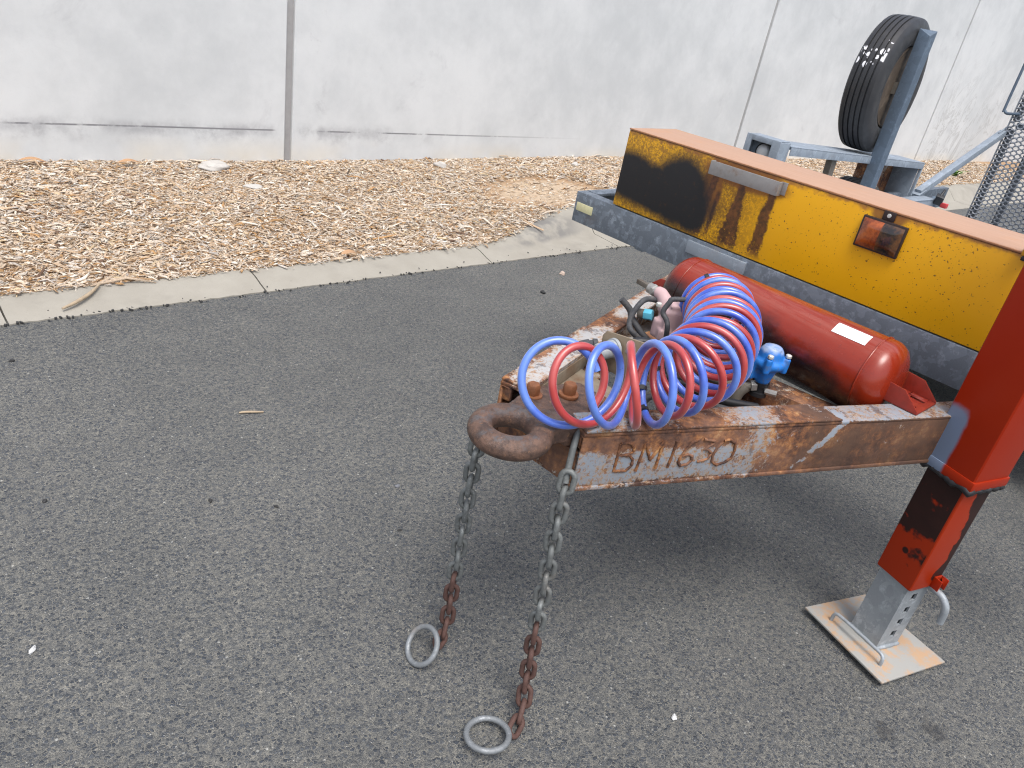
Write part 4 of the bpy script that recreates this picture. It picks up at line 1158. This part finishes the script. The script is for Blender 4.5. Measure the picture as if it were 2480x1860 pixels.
# safety chains
def link_mesh(name, mat, pitch=.040, d=.0136, w=.0150):
    hl = (pitch + d) / 2 - w; pts = []
    for k in range(13): t = -math.pi / 2 + math.pi * k / 12; pts.append(V(hl + w * math.cos(t), w * math.sin(t), 0))
    for k in range(13): t = math.pi / 2 + math.pi * k / 12; pts.append(V(-hl + w * math.cos(t), w * math.sin(t), 0))
    g = MB().tube(pts, d / 2, 9, closed=True, up=(0, 0, 1))
    o = g.build(name, mat, None, smooth=80, origin=(0, 0, 0)); me_ = o.data; bpy.data.objects.remove(o); return me_
LM = link_mesh('chain_link', M_CHAIN); LR = link_mesh('rusty_chain_link', M_CHRUST)
def chain(name, label, keys, rusty, face, ring_c, ring_axes, ring_r=.0485, first_bar=None):
    root = tag(empty(name, V(keys[-1][0], keys[-1][1], 0)), label, 'safety chain', 'safety chains hanging from the drawbar nose')
    P = spline([V(*k) for k in keys], 40)
    L = [0]
    for a, b in zip(P[:-1], P[1:]): L.append(L[-1] + (b - a).length)
    n = int(L[-1] / .040)
    def at(s):
        s = min(max(s, 0), L[-1] - 1e-6)
        i = next(k for k in range(len(L) - 1) if L[k + 1] >= s); t = (s - L[i]) / max(L[i + 1] - L[i], 1e-9)
        return P[i].lerp(P[i + 1], t)
    r = random.Random(len(label))
    for i in range(n):
        a, b = at(i * .040), at((i + 1) * .040); t = (b - a).normalized()
        f = Vector(face).normalized(); f = (f - t * f.dot(t)).normalized()
        ang = R_(r.uniform(-9, 9)) + (math.pi / 2 if i % 2 else 0)
        f = Matrix.Rotation(ang, 3, t) @ f
        y_ = f.cross(t); m = Matrix(((t.x, y_.x, f.x), (t.y, y_.y, f.y), (t.z, y_.z, f.z)))
        o = link('chain_link', LR if i >= n - rusty else LM, root, (a + b) / 2)
        o.rotation_euler = m.to_euler()
        if i == n - rusty: o['label'] = 'brown rusted chain links near the ring'
    u, w = [Vector(q).normalized() for q in ring_axes]; w = (w - u * w.dot(u)).normalized(); c = Vector(ring_c)
    pts = [c + (u * math.cos(t) + w * math.sin(t)) * ring_r for t in [2 * math.pi * k / 48 for k in range(48)]]
    MB().tube(pts, .0074, 12, closed=True).build('ring', M_RING, root, smooth=80)
    if first_bar: rod(MB(), first_bar, .0075, 6, 10).build('chain_bar', M_CHAIN, root, smooth=70)
    return root
chain('safety_chain', 'near safety chain hanging from the lettered beam, its ring lying flat on the asphalt',
      [(1.040, .842, .712), (1.034, .838, .66), (1.032, .835, .57), (1.033, .829, .45), (1.036, .823, .285), (1.037, .818, .176), (1.036, .810, .09), (1.024, .792, .036), (.985, .764, .018), (.952, .752, .016)],
      8, (-.72, -.62, .25), (.899, .777, .030), ((.86, -.45, .03), (.50, .82, -.17)), .0515,
      [(1.095, .885, .800), (1.075, .874, .783), (1.058, .862, .755), (1.044, .850, .715), (1.036, .842, .690)])
a1 = V(.049, .080, .052).normalized(); h_ = (V(.82, -.57, 0) - a1 * V(.82, -.57, 0).dot(a1)).normalized(); a2 = h_ * math.cos(R_(-42)) + a1.cross(h_) * math.sin(R_(-42))
chain('safety_chain', 'far safety chain hanging behind the towing eye, its ring propped up on rusty links',
      [(1.012, 1.10, .735), (1.0, 1.10, .66), (1.001, 1.105, .537), (1.002, 1.105, .339), (1.003, 1.106, .15), (1.002, 1.104, .075), (.992, 1.094, .030), (.968, 1.078, .020), (.938, 1.066, .030)],
      6, (-.66, -.70, .25), (.903, 1.073, .044), (a1, a2), .0490)

# spare wheel
sw = tag(empty('spare_wheel', (TC.x, TC.y, 1.045)), 'upright black spare wheel with white marks on its tread, on a grey post above the mudguard', 'spare wheel')
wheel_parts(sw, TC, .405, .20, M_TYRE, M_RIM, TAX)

# ---- loose things on the ground
def stone(name, c, size, label, mat=M_STONE, seed=0, cat='stone', yaw=0., group=None):
    bm = bmesh.new(); bmesh.ops.create_icosphere(bm, subdivisions=3, radius=1)
    r = random.Random(seed); ph = [r.uniform(0, 6) for _ in range(6)]
    for v in bm.verts:
        k = 1 + .10 * math.sin(v.co.x * 7 + v.co.y * 5 + ph[3]) + .16 * math.sin(v.co.x * 3 + ph[0]) + .14 * math.sin(v.co.y * 3.7 + ph[1]) + .12 * math.sin(v.co.z * 4.1 + ph[2] + v.co.x * 2)
        v.co = V(v.co.x * k * size[0] / 2, v.co.y * k * size[1] / 2, v.co.z * k * size[2] / 2 + size[2] * .30)
    me_ = bpy.data.meshes.new(name); bm.to_mesh(me_); bm.free(); me_.materials.append(mat)
    me_.polygons.foreach_set('use_smooth', [True] * len(me_.polygons))
    o = link(name, me_, None, c); o.rotation_euler = (0, 0, yaw); tag(o, label, cat, group); return o
def gz_(x, y): return soil_z(x, y) + .012
stone('flat_stone', (2.045, 5.74, gz_(2.045, 5.74)), (.25, .15, .055), 'flat pale grey stone leaning against the foot of the wall', seed=1, yaw=.2)
stone('flat_stone', (2.13, 5.20, gz_(2.13, 5.2) - .005), (.13, .09, .035), 'small grey flat stone half buried in the mulch below the wall joint', seed=2)
stone('pale_stone', (4.06, 5.62, gz_(4.06, 5.62)), (.13, .07, .06), 'whitish elongated stone lying on the mulch left of the tool box', seed=3, yaw=-.9)
stone('pale_stone', (5.72, 5.55, gz_(5.72, 5.55)), (.09, .06, .045), 'white pebble on the mulch just left of the yellow box corner', seed=4)
stone('rock', (8.55, 5.22, gz_(8.55, 5.22)), (.22, .16, .13), 'grey rock on the mulch seen under the mudguard', seed=5)
stone('pebble', (1.24, 1.742, .0), (.017, .014, .011), 'small grey pebble on the asphalt left of the towing eye', mat_simple('grey_pebble', (.16, .165, .18), .8, 0, .3, 90), 6, 'pebble')
stone('pebble', (3.43, 3.24, .0), (.045, .036, .022), 'pale pinkish pebble on the asphalt near the kerb end', mat_simple('pink_pebble', (.46, .36, .30), .85, 0, .2, 90), 7, 'pebble')
stone('pebble', (3.06, 3.02, .0), (.035, .028, .02), 'black lump of bitumen on the asphalt below the cross channel', M_CRUMB, 8, 'pebble')
def leaf(c, L, W, yaw, label, tilt=.30):
    g = MB(); top = []; bot = []; n_ = 10
    for i in range(n_ + 1):
        u = i / n_; w = W / 2 * math.sin(math.pi * min(u * .97 + .015, 1)) ** .8
        z = .012 * math.sin(u * 3) * L / .1
        top.append(V(u * L - L / 2, w, z + .3 * w)); bot.append(V(u * L - L / 2, -w, z + .3 * w))
    mid = [V((a.x + b.x) / 2, 0, a.z - .25 * abs(a.y)) for a, b in zip(top, bot)]
    vs = top + mid + bot; m_ = n_ + 1
    fs = [(i, i + 1, m_ + i + 1, m_ + i) for i in range(n_)] + [(m_ + i, m_ + i + 1, 2 * m_ + i + 1, 2 * m_ + i) for i in range(n_)]
    vs2 = [p - V(0, 0, .0008) for p in vs]
    g.add(vs, fs); g.add(vs2, [tuple(reversed(f)) for f in fs])
    o = g.build('fallen_leaf', M_LEAF, None, smooth=60, origin=(0, 0, -.004)); o.location = c; o.rotation_euler = (tilt, .05, yaw)
    tag(o, label, 'leaf'); return o
for i, (x, y, r_, lb_) in enumerate(((.31, 3.103, .013, 'dark crumb on the asphalt by the left picture edge, below the kerb'), (.239, 2.154, .011, 'small crumb alone on the asphalt, halfway up the left edge'),
        (.661, 1.941, .012, 'dark crumb on the asphalt below the twig, left one of two'), (.831, 1.823, .010, 'dark crumb on the asphalt below the twig, right one of two'), (1.123, 1.538, .009, 'tiny dark crumb on the asphalt just left of the far chain'))):
    stone('crumb', (x, y, .0), (r_ * 1.5, r_, r_ * .8), lb_, M_CRUMB, 20 + i, 'crumb', i * .7, 'crumbs on the asphalt')
leaf((2.10, 3.715, .075), .11, .036, .15, 'orange gum leaf on the mulch edge above the kerb')
leaf((1.47, 5.80, gz_(1.47, 5.80) + .022), .15, .034, .1, 'orange leaf against the wall foot, left of the flat stone')
leaf((.88, 5.82, gz_(.88, 5.82) + .022), .16, .034, -.1, 'tan leaf against the wall at the far left')
def stick(pts, r, label, name='stick'):
    P = spline([V(*p) for p in pts], 5); n_ = len(P)
    o = MB().tube(P, [r * (.55 + .6 * math.sin(math.pi * (i + 1) / (n_ + 1))) for i in range(n_)], 8).build(name, M_STICK, None, smooth=60)
    tag(o, label, 'stick'); return o
stick([(.565, 3.475, .032), (.63, 3.505, .044), (.70, 3.56, .056), (.755, 3.63, .066)], .0075, 'curved pale stick lying across the kerb')
stick([(.935, 2.405, .006), (.965, 2.395, .008), (1.02, 2.375, .006)], .0042, 'short dry twig lying alone on the asphalt', 'twig')
M_SCRAP = mat_simple('dull_paper', (.55, .55, .54), .8, 0, .15, 120, .4)
stone('paper_scrap', (.102, 1.574, .0), (.030, .013, .010), 'tiny crumpled white paper scrap on the asphalt at far lower left', M_SCRAP, 41, 'scrap', 1.0)
stone('paper_scrap', (1.368, .565, .0), (.020, .014, .009), 'tiny white scrap on the asphalt between the chain ring and jack foot', M_SCRAP, 42, 'scrap', .5)

def weed(c, label, seed, n_=26, s=.12):
    r = random.Random(seed); g = MB()
    for i in range(n_):
        a = r.uniform(0, 6.28); L = s * r.uniform(.5, 1.1); up = r.uniform(.5, 1.3); d = V(math.cos(a), math.sin(a), up).normalized(); w = V(-math.sin(a), math.cos(a), 0) * L * .10
        p0 = V(*c) + V(r.uniform(-.03, .03), r.uniform(-.03, .03), 0); p1 = p0 + d * L * .6 + w; p2 = p0 + d * L + V(math.cos(a), math.sin(a), -.5) * L * .25; p3 = p0 + d * L * .6 - w
        g.add([p0, p1, p2, p3], [(0, 1, 2, 3)]); 
    o = g.build('weed', M_WEED, None, smooth=0); tag(o, label, 'weed'); return o
weed((13.6, 4.72, gz_(13.6, 4.72)), 'green weed in the mulch beside the ramp strut', 3, 34, .20)
